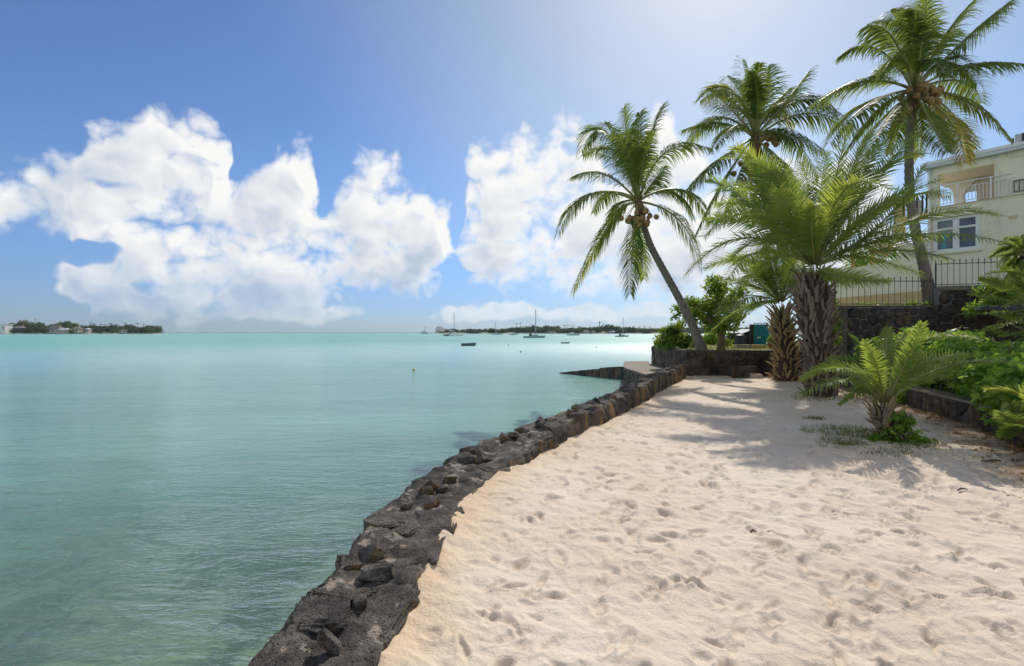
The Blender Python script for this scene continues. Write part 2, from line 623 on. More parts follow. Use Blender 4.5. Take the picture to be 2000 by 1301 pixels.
    M['mortar_pale'] = simple_mat('mortar_pale', (0.24, 0.225, 0.21), 0.9, 0.35, 4.0, 0.5, 50.0, dirt=(0.09, 0.08, 0.075))
    M['sand_fill'] = simple_mat('sand_fill', (0.50, 0.42, 0.33), 0.95, 0.25, 9.0, 0.5, 70.0, dirt=(0.22, 0.17, 0.12))
    M['concrete'] = simple_mat('concrete', (0.25, 0.205, 0.165), 0.9, 0.3, 2.5, 0.4, 40.0, dirt=(0.20, 0.16, 0.12))
    M['concrete_dark'] = simple_mat('concrete_dark', (0.10, 0.09, 0.08), 0.85, 0.4, 3.0, 0.6, 30.0, dirt=(0.035, 0.032, 0.03))
    M['paver'] = simple_mat('paver', (0.55, 0.50, 0.43), 0.9, 0.2, 5.0, 0.3, 50.0)

    # lagoon water: a turquoise, slightly milky body with a fresnel surface
    m, T, out = new_mat('lagoon_water')
    p = pos_node(T)
    sp = T.n('ShaderNodeSeparateXYZ', {'Vector': p})
    dist = T.v('LENGTH', p)
    pn = T.noise(T.v('MULTIPLY', p, (0.35, 1.0, 0.0)), 0.045, 4, 0.6)
    off = T.sstep(T.m('ADD', dist, T.m('MULTIPLY', T.m('SUBTRACT', pn, 0.5), 40.0)), 4.0, 75.0)
    body = T.mix(off, (0.180, 0.350, 0.290), (0.165, 0.415, 0.355))
    deep = T.sstep(dist, 500.0, 2600.0)
    body = T.mix(deep, body, (0.060, 0.230, 0.245))
    painted_chop = T.noise(T.v('MULTIPLY', p, (0.10, 0.55, 0.0)), 0.9, 5, 0.62, 0.3)
    body = T.v('SCALE', body, T.m('MULTIPLY_ADD', painted_chop, 0.60, 0.70))  # light and dark of ripple facets painted into the body colour
    body = T.mix(T.m('MULTIPLY', T.sstep(pn, 0.50, 0.66), 0.55), body, (0.105, 0.320, 0.330))
    # ripples: short crests lying across the view, finer ones on top
    wv = T.v('MULTIPLY', p, (0.55, 1.55, 1.0))
    r1 = T.noise(wv, 1.5, 5, 0.60, 0.6)
    r2 = T.noise(T.v('MULTIPLY', p, (1.0, 1.9, 1.0)), 4.5, 4, 0.62, 0.4)
    r3 = T.noise(T.v('MULTIPLY', p, (0.6, 1.6, 1.0)), 0.30, 3, 0.5, 0.3)
    h = T.m('ADD', T.m('MULTIPLY', r1, 0.150), T.m('MULTIPLY', r2, 0.050))
    h = T.m('ADD', h, T.m('MULTIPLY', r3, 0.20))
    h = T.m('MULTIPLY', h, T.m('DIVIDE', 1.0, T.m('MULTIPLY_ADD', dist, 1.0 / 26.0, 1.0)))
    bn = T.n('ShaderNodeBump', {'Strength': 1.0, 'Distance': 1.0, 'Height': h})
    dif = T.n('ShaderNodeBsdfDiffuse', {'Color': body})
    tr = T.n('ShaderNodeBsdfTransparent', {'Color': (0.74, 0.90, 0.82)})
    see = T.m('MULTIPLY', T.m('SUBTRACT', 1.0, T.sstep(dist, 3.0, 15.0)), 0.74)
    bodys = T.n('ShaderNodeMixShader', {0: see, 1: dif.outputs[0], 2: tr.outputs[0]})
    gl = T.n('ShaderNodeBsdfGlossy', {'Color': (1, 1, 1), 'Roughness': T.m('MULTIPLY_ADD', T.sstep(dist, 6.0, 90.0), 0.24, 0.05), 'Normal': bn.outputs[0]})
    fr = T.n('ShaderNodeFresnel', {'IOR': 1.33, 'Normal': bn.outputs[0]})
    fac = T.m('MULTIPLY', fr.outputs[0], T.m('MULTIPLY_ADD', T.sstep(dist, 10.0, 150.0), -0.65, 0.90))
    mx = T.n('ShaderNodeMixShader', {0: fac, 1: bodys.outputs[0], 2: gl.outputs[0]})
    T.links.new(mx.outputs[0], out.inputs[0])
    M['water'] = m
    m, T, out = new_mat('seabed')
    p = pos_node(T)
    n = T.noise(T.v('MULTIPLY', p, (1.0, 0.8, 1.0)), 0.75, 6, 0.62, 0.5)
    c = T.mix(T.sstep(n, 0.46, 0.58), (0.62, 0.56, 0.38), (0.16, 0.15, 0.07))
    b = T.n('ShaderNodeBsdfDiffuse', {'Color': c})
    T.links.new(b.outputs[0], out.inputs[0])
    M['seabed'] = m

    # leaves
    M['coco_leaf'] = leaf_mat('coconut_leaf', (0.055, 0.098, 0.030), (0.150, 0.205, 0.048), (0.44, 0.33, 0.11), 0.50, 0.52, 2.0, 0.2)
    M['date_leaf'] = leaf_mat('date_palm_leaf', (0.105, 0.175, 0.050), (0.235, 0.310, 0.078), (0.38, 0.34, 0.11), 0.50, 0.5, 1.9, 0.25)
    M['hedge_leaf'] = leaf_mat('hedge_leaf', (0.095, 0.200, 0.034), (0.240, 0.370, 0.065), (0.36, 0.40, 0.08), 0.50, 0.45, 2.0, 0.3)
    M['bush_leaf'] = leaf_mat('bush_leaf', (0.085, 0.170, 0.025), (0.230, 0.310, 0.045), (0.34, 0.31, 0.06), 0.50, 0.5, 2.0, 0.25)
    M['tree_leaf'] = leaf_mat('tree_leaf', (0.080, 0.165, 0.028), (0.210, 0.300, 0.050), (0.32, 0.30, 0.06), 0.52, 0.5, 2.0, 0.25)
    M['far_leaf'] = leaf_mat('far_leaf', (0.035, 0.065, 0.018), (0.110, 0.155, 0.040), (0.18, 0.17, 0.07), 0.3, 0.7, 1.4, 0.1)
    M['grass'] = leaf_mat('grass_blade', (0.095, 0.140, 0.035), (0.210, 0.235, 0.070), (0.38, 0.32, 0.13), 0.4, 0.6, 1.5, 0.2)
    M['litter'] = leaf_mat('dry_leaf', (0.16, 0.085, 0.035), (0.36, 0.22, 0.08), (0.50, 0.34, 0.12), 0.2, 0.8, 1.2, 0.1)
    M['midrib'] = simple_mat('midrib', (0.25, 0.24, 0.07), 0.5, 0.3, 2.0)
    M['midrib_date'] = simple_mat('midrib_date', (0.25, 0.24, 0.085), 0.5, 0.3, 2.0)
    M['coco_trunk'] = simple_mat('coconut_bark', (0.21, 0.18, 0.15), 0.9, 0.45, 5.0, 0.7, 30.0, dirt=(0.09, 0.075, 0.06))
    M['date_core'] = simple_mat('date_trunk_core', (0.060, 0.042, 0.030), 0.95, 0.4, 6.0, 0.7, 25.0)
    M['boot'] = simple_mat('leaf_base_husk', (0.255, 0.195, 0.145), 0.9, 0.5, 7.0, 0.6, 45.0, dirt=(0.095, 0.068, 0.050))
    M['boot_dark'] = simple_mat('leaf_base_dark', (0.155, 0.110, 0.080), 0.95, 0.5, 9.0, 0.6, 45.0, dirt=(0.05, 0.035, 0.025))
    M['boot_tan'] = simple_mat('leaf_base_tan', (0.34, 0.235, 0.125), 0.9, 0.45, 7.0, 0.6, 45.0, dirt=(0.15, 0.10, 0.055))
    M['bark'] = simple_mat('bark', (0.24, 0.175, 0.10), 0.9, 0.35, 6.0, 0.6, 30.0, dirt=(0.11, 0.08, 0.05))
    M['bark_dark'] = simple_mat('bark_dark', (0.10, 0.075, 0.05), 0.9, 0.35, 6.0, 0.6, 30.0)
    M['nut'] = simple_mat('coconut_husk', (0.30, 0.185, 0.065), 0.6, 0.6, 5.0, 0.2, 20.0)
    M['husk'] = simple_mat('fibre', (0.16, 0.10, 0.05), 0.95, 0.4, 10.0, 0.6, 40.0)
    M['lawn'] = simple_mat('lawn', (0.22, 0.23, 0.055), 0.95, 0.5, 1.2, 0.8, 45.0, dirt=(0.38, 0.32, 0.17))
    M['earth'] = simple_mat('earth', (0.085, 0.060, 0.040), 0.95, 0.4, 3.0, 0.7, 30.0)

    # house and garden
    M['cream'] = simple_mat('cream_render', (0.86, 0.80, 0.61), 0.85, 0.07, 0.7, 0.15, 60.0, dirt=(0.66, 0.61, 0.46))
    M['tan'] = simple_mat('ochre_render', (0.62, 0.47, 0.24), 0.85, 0.10, 0.9, 0.15, 60.0)
    M['peach'] = simple_mat('peach_render', (0.80, 0.69, 0.56), 0.85, 0.06, 0.7)
    M['white'] = simple_mat('white_paint', (0.80, 0.80, 0.78), 0.5, 0.05, 1.5)
    M['fascia'] = simple_mat('roof_fascia', (0.62, 0.63, 0.63), 0.6, 0.08, 1.0)
    M['wood'] = simple_mat('timber', (0.42, 0.27, 0.12), 0.7, 0.25, 4.0, 0.2, 30.0)
    M['iron'] = simple_mat('dark_iron', (0.055, 0.060, 0.058), 0.45, 0.3, 9.0)
    M['grey'] = simple_mat('grey_metal', (0.42, 0.43, 0.43), 0.5, 0.1, 3.0)
    M['black'] = simple_mat('black_plastic', (0.022, 0.023, 0.025), 0.4, 0.2, 3.0)
    M['teal'] = simple_mat('teal_paint', (0.025, 0.260, 0.320), 0.5, 0.14, 1.6, dirt=(0.04, 0.20, 0.23))
    M['teal_pale'] = simple_mat('teal_render', (0.16, 0.38, 0.38), 0.7, 0.1, 1.5)
    M['terracotta'] = simple_mat('terracotta', (0.30, 0.085, 0.045), 0.8, 0.2, 6.0)
    M['tarp'] = simple_mat('dark_blue_sheet', (0.035, 0.036, 0.060), 0.6, 0.2, 2.0)
    M['dark_wood'] = simple_mat('dark_wood', (0.040, 0.028, 0.022), 0.8, 0.3, 4.0)
    M['pale_stone'] = simple_mat('pale_stone', (0.50, 0.43, 0.36), 0.9, 0.2, 3.0)
    m, T, out = new_mat('window_glass')
    b = T.n('ShaderNodeBsdfPrincipled', {'Base Color': (0.13, 0.17, 0.23), 'Roughness': 0.06, 'Specular IOR Level': 0.8})
    T.links.new(b.outputs[0], out.inputs[0])
    M['glass'] = m
    M['curtain'] = simple_mat('curtain', (0.10, 0.34, 0.40), 0.8, 0.25, 5.0)
    # boats and far shore
    M['hull_white'] = simple_mat('white_gelcoat', (0.78, 0.79, 0.78), 0.3, 0.05, 0.4)
    M['hull_blue'] = simple_mat('blue_grey_hull', (0.30, 0.42, 0.42), 0.4, 0.1, 0.4)
    M['hull_dark'] = simple_mat('dark_hull', (0.090, 0.140, 0.135), 0.5, 0.2, 1.0)
    M['mast'] = simple_mat('aluminium_mast', (0.36, 0.37, 0.38), 0.4, 0.05, 1.0, metal=0.3)
    M['sail_cover'] = simple_mat('sail_cover', (0.07, 0.075, 0.10), 0.8, 0.1, 1.0)
    M['buoy_yellow'] = simple_mat('yellow_buoy', (0.70, 0.50, 0.04), 0.5, 0.1, 4.0)
    M['buoy_dark'] = simple_mat('dark_buoy', (0.05, 0.06, 0.06), 0.5, 0.1, 4.0)
    M['far_ground'] = simple_mat('far_ground', (0.14, 0.13, 0.08), 0.95, 0.4, 0.03)
    M['far_beach'] = simple_mat('far_beach', (0.30, 0.27, 0.21), 0.95, 0.2, 0.05)
    M['cliff'] = simple_mat('cliff_rock', (0.16, 0.15, 0.13), 0.95, 0.4, 0.008)
    M['thatch'] = simple_mat('thatch', (0.24, 0.19, 0.15), 0.95, 0.25, 0.4)
    return M


M = build_mats()


# ------------------------------------------------------------------ sea and seabed
def build_sea():
    S = 26000.0
    v = [(-S, -400, SEA), (S, -400, SEA), (S, 30000, SEA), (-S, 30000, SEA)]
    o = part('sea', v, [(0, 1, 2, 3)], M['water'])
    tag(o, kind='structure')
    n = 70
    xs, ys = np.meshgrid(np.linspace(-30, 8, n), np.linspace(-6, 34, n))
    z = -1.55 - 0.35 * smooth01(-xs, 1, 14) + 0.12 * fbm(xs * 0.7, ys * 0.7, octs=3)
    vv = np.stack([xs.ravel(), ys.ravel(), z.ravel()], 1)
    idx = np.arange(n * n).reshape(n, n)
    ff = np.stack([idx[:-1, :-1].ravel(), idx[:-1, 1:].ravel(), idx[1:, 1:].ravel(), idx[1:, :-1].ravel()], 1)
    o = part('seabed', vv, ff, M['seabed'], smooth=True)
    tag(o, kind='structure')


build_sea()

# ------------------------------------------------------------------ plan of the sea wall
_inner = [GP(*p) for p in [(735, 1345), (750, 1301), (800, 1180), (865, 1065), (920, 975), (1000, 920), (1100, 865), (1200, 820), (1250, 793), (1288, 768), (1336, 742)]]
_outer = [GP(px, py, float(np.interp(py, [714, 780, 820, 850, 880, 920, 1000], [0.50, 0.42, 0.36, 0.25, 0.17, 0.12, 0.10]))) for px, py in
          [(490, 1301), (560, 1215), (640, 1140), (696, 1060), (735, 1000), (785, 960), (830, 920), (895, 880), (940, 850), (1010, 820), (1080, 800), (1150, 780), (1215, 764), (1270, 738), (1322, 714)]]


def _curve(pts):
    ys = np.array([p[1] for p in pts])
    xs = np.array([p[0] for p in pts])
    yy = np.linspace(-1.0, 18.2, 400)
    xx = np.interp(yy, ys, xs)
    hi = yy > ys[-1]
    sl = (xs[-1] - xs[-2]) / (ys[-1] - ys[-2])
    xx[hi] = xs[-1] + (yy[hi] - ys[-1]) * sl
    k = np.hanning(31)
    k /= k.sum()
    xp = np.pad(xx, 15, mode='edge')
    d = xx[-1] - xx[-2]
    xp[-15:] = xx[-1] + d * np.arange(1, 16)
    return yy, np.convolve(xp, k, mode='valid')


_yy, _xi = _curve(_inner)
_yo, _xo = _curve(_outer)
_xo = np.minimum(_xo - 0.05, _xi - 0.42)


def XI(y):
    return np.interp(y, _yy, _xi)


def XO(y):
    return np.interp(y, _yo, _xo)


def ZW(y):
    return np.interp(y, [2.0, 4.6, 5.65, 7.0, 8.2, 11.0, 17.0], [0.11, 0.11, 0.15, 0.25, 0.36, 0.42, 0.50])


# planter edge on the garden side (base line of its low wall)
PLANTER = np.array([(9.55, 15.2), (8.62, 11.6), (7.60, 8.40), (6.70, 6.56), (5.9, 5.0), (5.2, 3.6)])


def planter_x(y):
    return np.interp(y, PLANTER[::-1, 1], PLANTER[::-1, 0])


# ------------------------------------------------------------------ sand, trodden all over
def build_sand():
    rng = np.random.RandomState(21)
    rows, cols = 660, 620
    y = 1.25 * (21.0 / 1.25) ** (np.linspace(0, 1, rows))
    v = np.linspace(0, 1, cols)
    yy = np.repeat(y[:, None], cols, 1)
    x0 = (0.5 * XI(y) + 0.5 * XO(y))[:, None]
    x1 = (1.30 * y + 1.2)[:, None]
    xx = x0 + (x1 - x0) * v[None, :]
    # broad lie of the beach and wind-worn unevenness
    z = 0.028 * fbm(xx * 0.55, yy * 0.55, 1.0, 3)
    z += 0.018 * fbm(xx * 1.9 + 0.8 * yy, yy * 1.3, 5.0, 4, 0.55)
    z += 0.010 * fbm(xx * 6.0 + 3.0 * yy, yy * 6.0, 9.0, 4, 0.6)
    r = fbm(xx * 2.6 + 1.5 * yy, yy * 2.2 - 0.6 * xx, 15.0, 3, 0.5)
    z += -0.020 * np.abs(r) + 0.01
    flat = smooth01(yy, 9.5, 14.0)
    z *= 1.0 - 0.55 * flat
    dx_wall = xx - XI(yy)
    z += 0.035 * np.exp(-np.clip(dx_wall, 0, None) / 0.18)
    z += 0.05 * smooth01(planter_x(yy) - xx, 1.6, 0.0)
    # footprints: a hollow, a steep far edge and a pushed-up rim
    amp = np.zeros_like(z)
    feet = []
    for k in range(1700):
        d = 1.7 + (rng.rand() ** 1.25) * 12.0
        lo, hi = float(XI(d)) + 0.12, float(min(planter_x(d) - 0.3, d * 1.25))
        fx = rng.uniform(lo, hi)
        if rng.rand() > 0.35 + 0.65 * float(smooth01(fx - float(XI(d)), 0.0, 1.6)):
            continue
        ang = rng.normal(0.35, 0.55) if rng.rand() < 0.7 else rng.uniform(0, math.pi)
        feet.append((fx, d, ang, rng.uniform(0.05, 0.135), rng.uniform(0.024, 0.055), rng.uniform(0.005, 0.026)))
    for k in range(20):   # trails of a walker
        sx, sy = rng.uniform(0.3, 4.5), rng.uniform(2.0, 8.0)
        hd = rng.normal(0.35, 0.35)
        for s in range(9):
            off = 0.09 * (-1) ** s
            fx = sx + math.sin(hd) * 0.62 * s + math.cos(hd) * off
            fy = sy + math.cos(hd) * 0.62 * s - math.sin(hd) * off
            if fy < 14 and XI(fy) + 0.15 < fx < planter_x(fy) - 0.2:
                feet.append((fx, fy, hd + rng.normal(0, 0.12), rng.uniform(0.12, 0.145), rng.uniform(0.045, 0.06), rng.uniform(0.014, 0.034)))
    for (fx, fy, ang, a, b, dp) in feet:
        R_ = 2.6 * a
        i0, i1 = np.searchsorted(y, fy - R_), np.searchsorted(y, fy + R_)
        if i1 - i0 < 2:
            continue
        xs, ys = xx[i0:i1], yy[i0:i1]
        row = xs[(i1 - i0) // 2]
        j0, j1 = np.searchsorted(row, fx - R_ - 0.15), np.searchsorted(row, fx + R_ + 0.15)
        if j1 - j0 < 2:
            continue
        xs, ys = xs[:, j0:j1] - fx, ys[:, j0:j1] - fy
        c, s = math.cos(ang), math.sin(ang)
        u = (xs * s + ys * c) / a
        w = (xs * c - ys * s) / (b * (1.0 + 0.25 * u))
        wob = 0.25 * perlin(xs * 9 + fx * 7, ys * 9 + fy * 5)
        d2 = np.sqrt(np.clip(u * u + w * w, 0, None)) + wob
        hole = -dp * (1 - smooth01(d2, 0.55, 1.10))
        rim = 0.42 * dp * np.exp(-((d2 - 1.35) / 0.28) ** 2) * (0.55 + 0.6 * np.clip(-u, -0.6, 1.0))
        amp[i0:i1, j0:j1] += hole + rim
    amp = np.clip(amp, -0.075, 0.045)
    z += amp
    # a scraped hollow in the middle of the beach
    for (hx, hy, hr, hd) in [(4.05, 5.55, 0.33, 0.05), (4.45, 5.45, 0.22, 0.04)]:
        d2 = np.hypot(xx - hx, (yy - hy) * 1.3) / hr
        z += -hd * (1 - smooth01(d2, 0.2, 1.0)) + 0.3 * hd * np.exp(-((d2 - 1.2) / 0.25) ** 2)
    z -= 0.22 * smooth01(-dx_wall, 0.05, 0.13)
    z[:, :3] = -0.25
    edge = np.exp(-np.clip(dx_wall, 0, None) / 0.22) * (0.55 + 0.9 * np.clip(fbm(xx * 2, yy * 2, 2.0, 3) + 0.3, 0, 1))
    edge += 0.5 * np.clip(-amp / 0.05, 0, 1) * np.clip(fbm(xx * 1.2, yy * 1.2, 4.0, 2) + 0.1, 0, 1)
    soil = smooth01(planter_x(yy) - xx + 0.35 * fbm(xx * 1.1, yy * 1.1, 8.0, 3), 1.0, 0.1)
    vv = np.stack([xx.ravel(), yy.ravel(), z.ravel()], 1)
    idx = np.arange(rows * cols).reshape(rows, cols)
    ff = np.stack([idx[:-1, :-1].ravel(), idx[:-1, 1:].ravel(), idx[1:, 1:].ravel(), idx[1:, :-1].ravel()], 1)
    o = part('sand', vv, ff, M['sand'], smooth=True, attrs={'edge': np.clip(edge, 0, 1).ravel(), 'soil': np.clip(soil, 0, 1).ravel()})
    tag(o, kind='structure')
    # firm ground below, reaching behind the viewer and under the garden
    b = MB()
    poly = [(-0.75, -8), (30, -8), (30, 40), (12.5, 40), (7.0, 24.0), (6.6, 18.9), (5.4, 17.0), (1.3, 9.0), (-0.2, 6.0), (-0.75, 3.6)]
    b.prism(poly, -1.7, -0.16)
    tag(b.build('ground', M['sand']), kind='structure')
    return feet


build_sand()


# ------------------------------------------------------------------ stones
def icosphere(sub):
    import bmesh
    bm = bmesh.new()
    bmesh.ops.create_icosphere(bm, subdivisions=sub, radius=1.0)
    v = np.array([p.co[:] for p in bm.verts])
    f = np.array([[q.index for q in fc.verts] for fc in bm.faces])
    bm.free()
    return v, f


_ICO = {}


def rock(name, seed, sub, mat, box=0.55, rough=0.16, flat_top=0.25):
    """a broken lump of basalt, about 1 x 1 x 1"""
    if sub not in _ICO:
        _ICO[sub] = icosphere(sub)
    v, f = _ICO[sub]
    p = np.sign(v) * np.abs(v) ** box
    p = p / np.abs(p).max() * 0.5
    o = seed * 7.31
    d = fbm(v[:, 0] * 1.1 + o, v[:, 1] * 1.1, v[:, 2] * 1.1, 2, 0.5)
    d2 = fbm(v[:, 0] * 3.1 + o, v[:, 1] * 3.1 + 4, v[:, 2] * 3.1, 4, 0.6)
    p = p * (1.0 + rough * 1.1 * d + rough * 0.55 * d2)[:, None]
    # a few broken facets
    rs = np.random.RandomState(seed + 100)
    for _ in range(5):
        nrm = rs.normal(size=3)
        nrm /= np.linalg.norm(nrm)
        lim = rs.uniform(0.36, 0.52)
        s = p @ nrm
        over = np.clip(s - lim, 0, None)
        p = p - 0.85 * over[:, None] * nrm
    p[:, 2] = np.where(p[:, 2] > 0.5 - flat_top * 0.5, (0.5 - flat_top * 0.5) + 0.35 * (p[:, 2] - (0.5 - flat_top * 0.5)), p[:, 2])
    p += 0.016 * np.stack([perlin(v[:, 0] * 12 + o, v[:, 1] * 12, v[:, 2] * 12 + k * 9) for k in range(3)], 1)
    return mesh_np(name, p, f, mat, smooth=True)


def build_sea_wall():
    rng = np.random.RandomState(5)
    root = thing('sea_wall', (float(XI(8.0)), 8.0, 0), 'curving low sea wall of black basalt boulders between sand and water', 'sea wall'); root['kind'] = 'thing'
    org = ORG[root.name]
    # core: rubble bedded in mortar, a rough crown with sand blown into the hollows
    ys = np.concatenate([np.linspace(-0.8, 7.0, 420), np.linspace(7.03, 17.6, 260)])
    n = len(ys)
    fr = [(0.03, -1.7), (0.0, -0.5), (0.01, 0.0), (0.03, 0.6), (0.07, 0.9)] + [(0.10 + 0.80 * k / 17, 1.0) for k in range(18)] + [(0.94, 0.92), (0.965, 0.72), (0.97, 0.5), (0.975, 0.2), (0.98, -0.1), (0.985, -0.8)]
    k_n = len(fr)
    fx = np.array([f[0] for f in fr])[None, :]
    fz = np.array([f[1] for f in fr])[None, :]
    yy = np.repeat(ys[:, None], k_n, 1)
    xi, xo, zw = XI(ys)[:, None], XO(ys)[:, None], ZW(ys)[:, None]
    xx = xo + fx * (xi - xo)
    zz = np.where(fz > 0, fz * (zw - 0.045), fz)
    crown_m = smooth01(fz, 0.1, 0.9)
    big_l = fbm(xx * 3.4, yy * 3.4, 2.0, 2)
    zz = zz + crown_m * (0.045 * big_l + 0.022 * fbm(xx * 11, yy * 11, 5.0, 3) - 0.035 * np.abs(fbm(xx * 5 + 3, yy * 5, 7.0, 2)))
    side = 0.03 * np.clip((zw - 0.08) / 0.3, 0.12, 1.0) * fbm(yy * 4.0, np.zeros_like(yy) + 0.3 * zz, 3.0, 3)
    xx = xx + np.where(fx > 0.9, side, 0) + np.where(fx < 0.08, side, 0)
    idx = np.arange(n * k_n).reshape(n, k_n)
    ff = np.stack([idx[:-1, :-1].ravel(), idx[1:, :-1].ravel(), idx[1:, 1:].ravel(), idx[:-1, 1:].ravel()], 1)
    part('rubble_core', np.stack([xx.ravel(), yy.ravel(), zz.ravel()], 1), ff, M['basalt_core'], root, smooth=True)
    near = [rock('stone', 10 + k, 5, M['basalt'], 0.46, 0.26, 0.5) for k in range(7)]
    mid = [rock('stone', 30 + k, 4, M['basalt'], 0.44, 0.24, 0.5) for k in range(8)]
    face = [rock('stone', 50 + k, 4, M['basalt_face'], 0.36, 0.10, 0.15) for k in range(6)]
    # running along the wall: an inner row that shows its face to the sand, an outer row over the water, and chinks between
    arc_y = np.linspace(-0.6, 17.4, 2000)
    arc_x = 0.5 * (XI(arc_y) + XO(arc_y))
    s = np.concatenate([[0], np.cumsum(np.hypot(np.diff(arc_x), np.diff(arc_y)))])

    def at(sv):
        yv = float(np.interp(sv, s, arc_y))
        e = 0.05
        t = np.array((float(np.interp(sv + e, s, arc_x) - np.interp(sv - e, s, arc_x)), float(np.interp(sv + e, s, arc_y) - np.interp(sv - e, s, arc_y))))
        return yv, t / np.linalg.norm(t)

    def put(me, yv, t, frac, L, W_, Hh, ztop, yaw=0.0, tilt=0.06):
        xi, xo = float(XI(yv)), float(XO(yv))
        x = xo + frac * (xi - xo)
        ang = math.atan2(t[1], t[0]) + yaw
        o = place('stone', me, root, np.array((x, yv, ztop - Hh * 0.5)) - org, (rng.normal(0, tilt), rng.normal(0, tilt), ang), (L, W_, Hh))
        if rng.rand() < 0.5:
            o.rotation_euler[2] += math.pi
        return o
    total = s[-1]
    sv = 0.1
    while sv < total - 0.2:       # inner row
        yv, t = at(sv)
        far = float(smooth01(yv, 6.0, 9.0))
        L = rng.uniform(0.30, 0.55) * (1 + 0.55 * far)
        yv, t = at(sv + L / 2)
        wv = (float(XI(yv)) - float(XO(yv))) * abs(t[1])
        W_ = max(0.22, wv * rng.uniform(0.48, 0.60))
        me = (near if yv < 4.5 else mid)[rng.randint(7)] if (far < 0.3 or rng.rand() > far + 0.1) else face[rng.randint(6)]
        Hh = rng.uniform(0.44, 0.56) + 0.12 * far
        put(me, yv, t, 1.0 - 0.5 * W_ / max(wv, 0.3) + 0.03, L * 1.14, W_ * 1.10, Hh, float(ZW(yv)) + rng.uniform(-0.015, 0.055), rng.normal(0, 0.07), 0.05)
        sv += L * 0.97
    sv = 0.0
    while sv < total - 0.2:       # outer row
        yv, t = at(sv)
        L = rng.uniform(0.26, 0.52)
        yv, t = at(sv + L / 2)
        wv = (float(XI(yv)) - float(XO(yv))) * abs(t[1])
        W_ = max(0.20, wv * rng.uniform(0.42, 0.58))
        me = (near if yv < 4.5 else mid)[rng.randint(7)]
        put(me, yv, t, 0.5 * W_ / max(wv, 0.3) - 0.02, L * 1.14, W_ * 1.20, rng.uniform(0.45, 0.62), float(ZW(yv)) + rng.uniform(-0.02, 0.075), rng.normal(0, 0.2), 0.09)
        sv += L * rng.uniform(0.92, 1.08)
    for k in range(70):           # chinks and loose lumps lying on top
        sv = rng.uniform(0.4, total - 0.6)
        yv, t = at(sv)
        me = mid[rng.randint(8)]
        q = rng.uniform(0.07, 0.17)
        put(me, yv, t, rng.uniform(0.25, 0.6), q * 1.4, q, q * rng.uniform(0.7, 1.1), float(ZW(yv)) + q * rng.uniform(-0.05, 0.32), rng.uniform(0, 6), 0.4)


build_sea_wall()


def voronoi_cells(w, h, cell, rng, jit=0.42):
    nx, ny = max(1, int(round(w / cell))), max(1, int(round(h / (cell * 0.8))))
    cx, cy = w / nx, h / ny
    pts = []
    for j in range(-1, ny + 1):
        for i in range(-1, nx + 1):
            pts.append(((i + 0.5 + (0.5 if j % 2 else 0) * 0.6 + rng.uniform(-jit, jit)) * cx, (j + 0.5 + rng.uniform(-jit, jit)) * cy))
    cells = []
    for a in pts:
        poly = [(0, 0), (w, 0), (w, h), (0, h)]
        for b in pts:
            if b is a or abs(a[0] - b[0]) > 3 * cx or abs(a[1] - b[1]) > 3 * cy:
                continue
            mx, my = (a[0] + b[0]) / 2, (a[1] + b[1]) / 2
            nx_, ny_ = b[0] - a[0], b[1] - a[1]
            res = []
            for i in range(len(poly)):
                p, q = poly[i], poly[(i + 1) % len(poly)]
                dp = (p[0] - mx) * nx_ + (p[1] - my) * ny_
                dq = (q[0] - mx) * nx_ + (q[1] - my) * ny_
                if dp <= 0:
                    res.append(p)
                if dp * dq < 0:
                    k = dp / (dp - dq)
                    res.append((p[0] + k * (q[0] - p[0]), p[1] + k * (q[1] - p[1])))
            poly = res
            if len(poly) < 3:
                break
        if len(poly) >= 3:
            ar = 0.5 * abs(sum(poly[i][0] * poly[(i + 1) % len(poly)][1] - poly[(i + 1) % len(poly)][0] * poly[i][1] for i in range(len(poly))))
            if ar > 0.12 * cx * cy:
                cells.append(poly)
    return cells


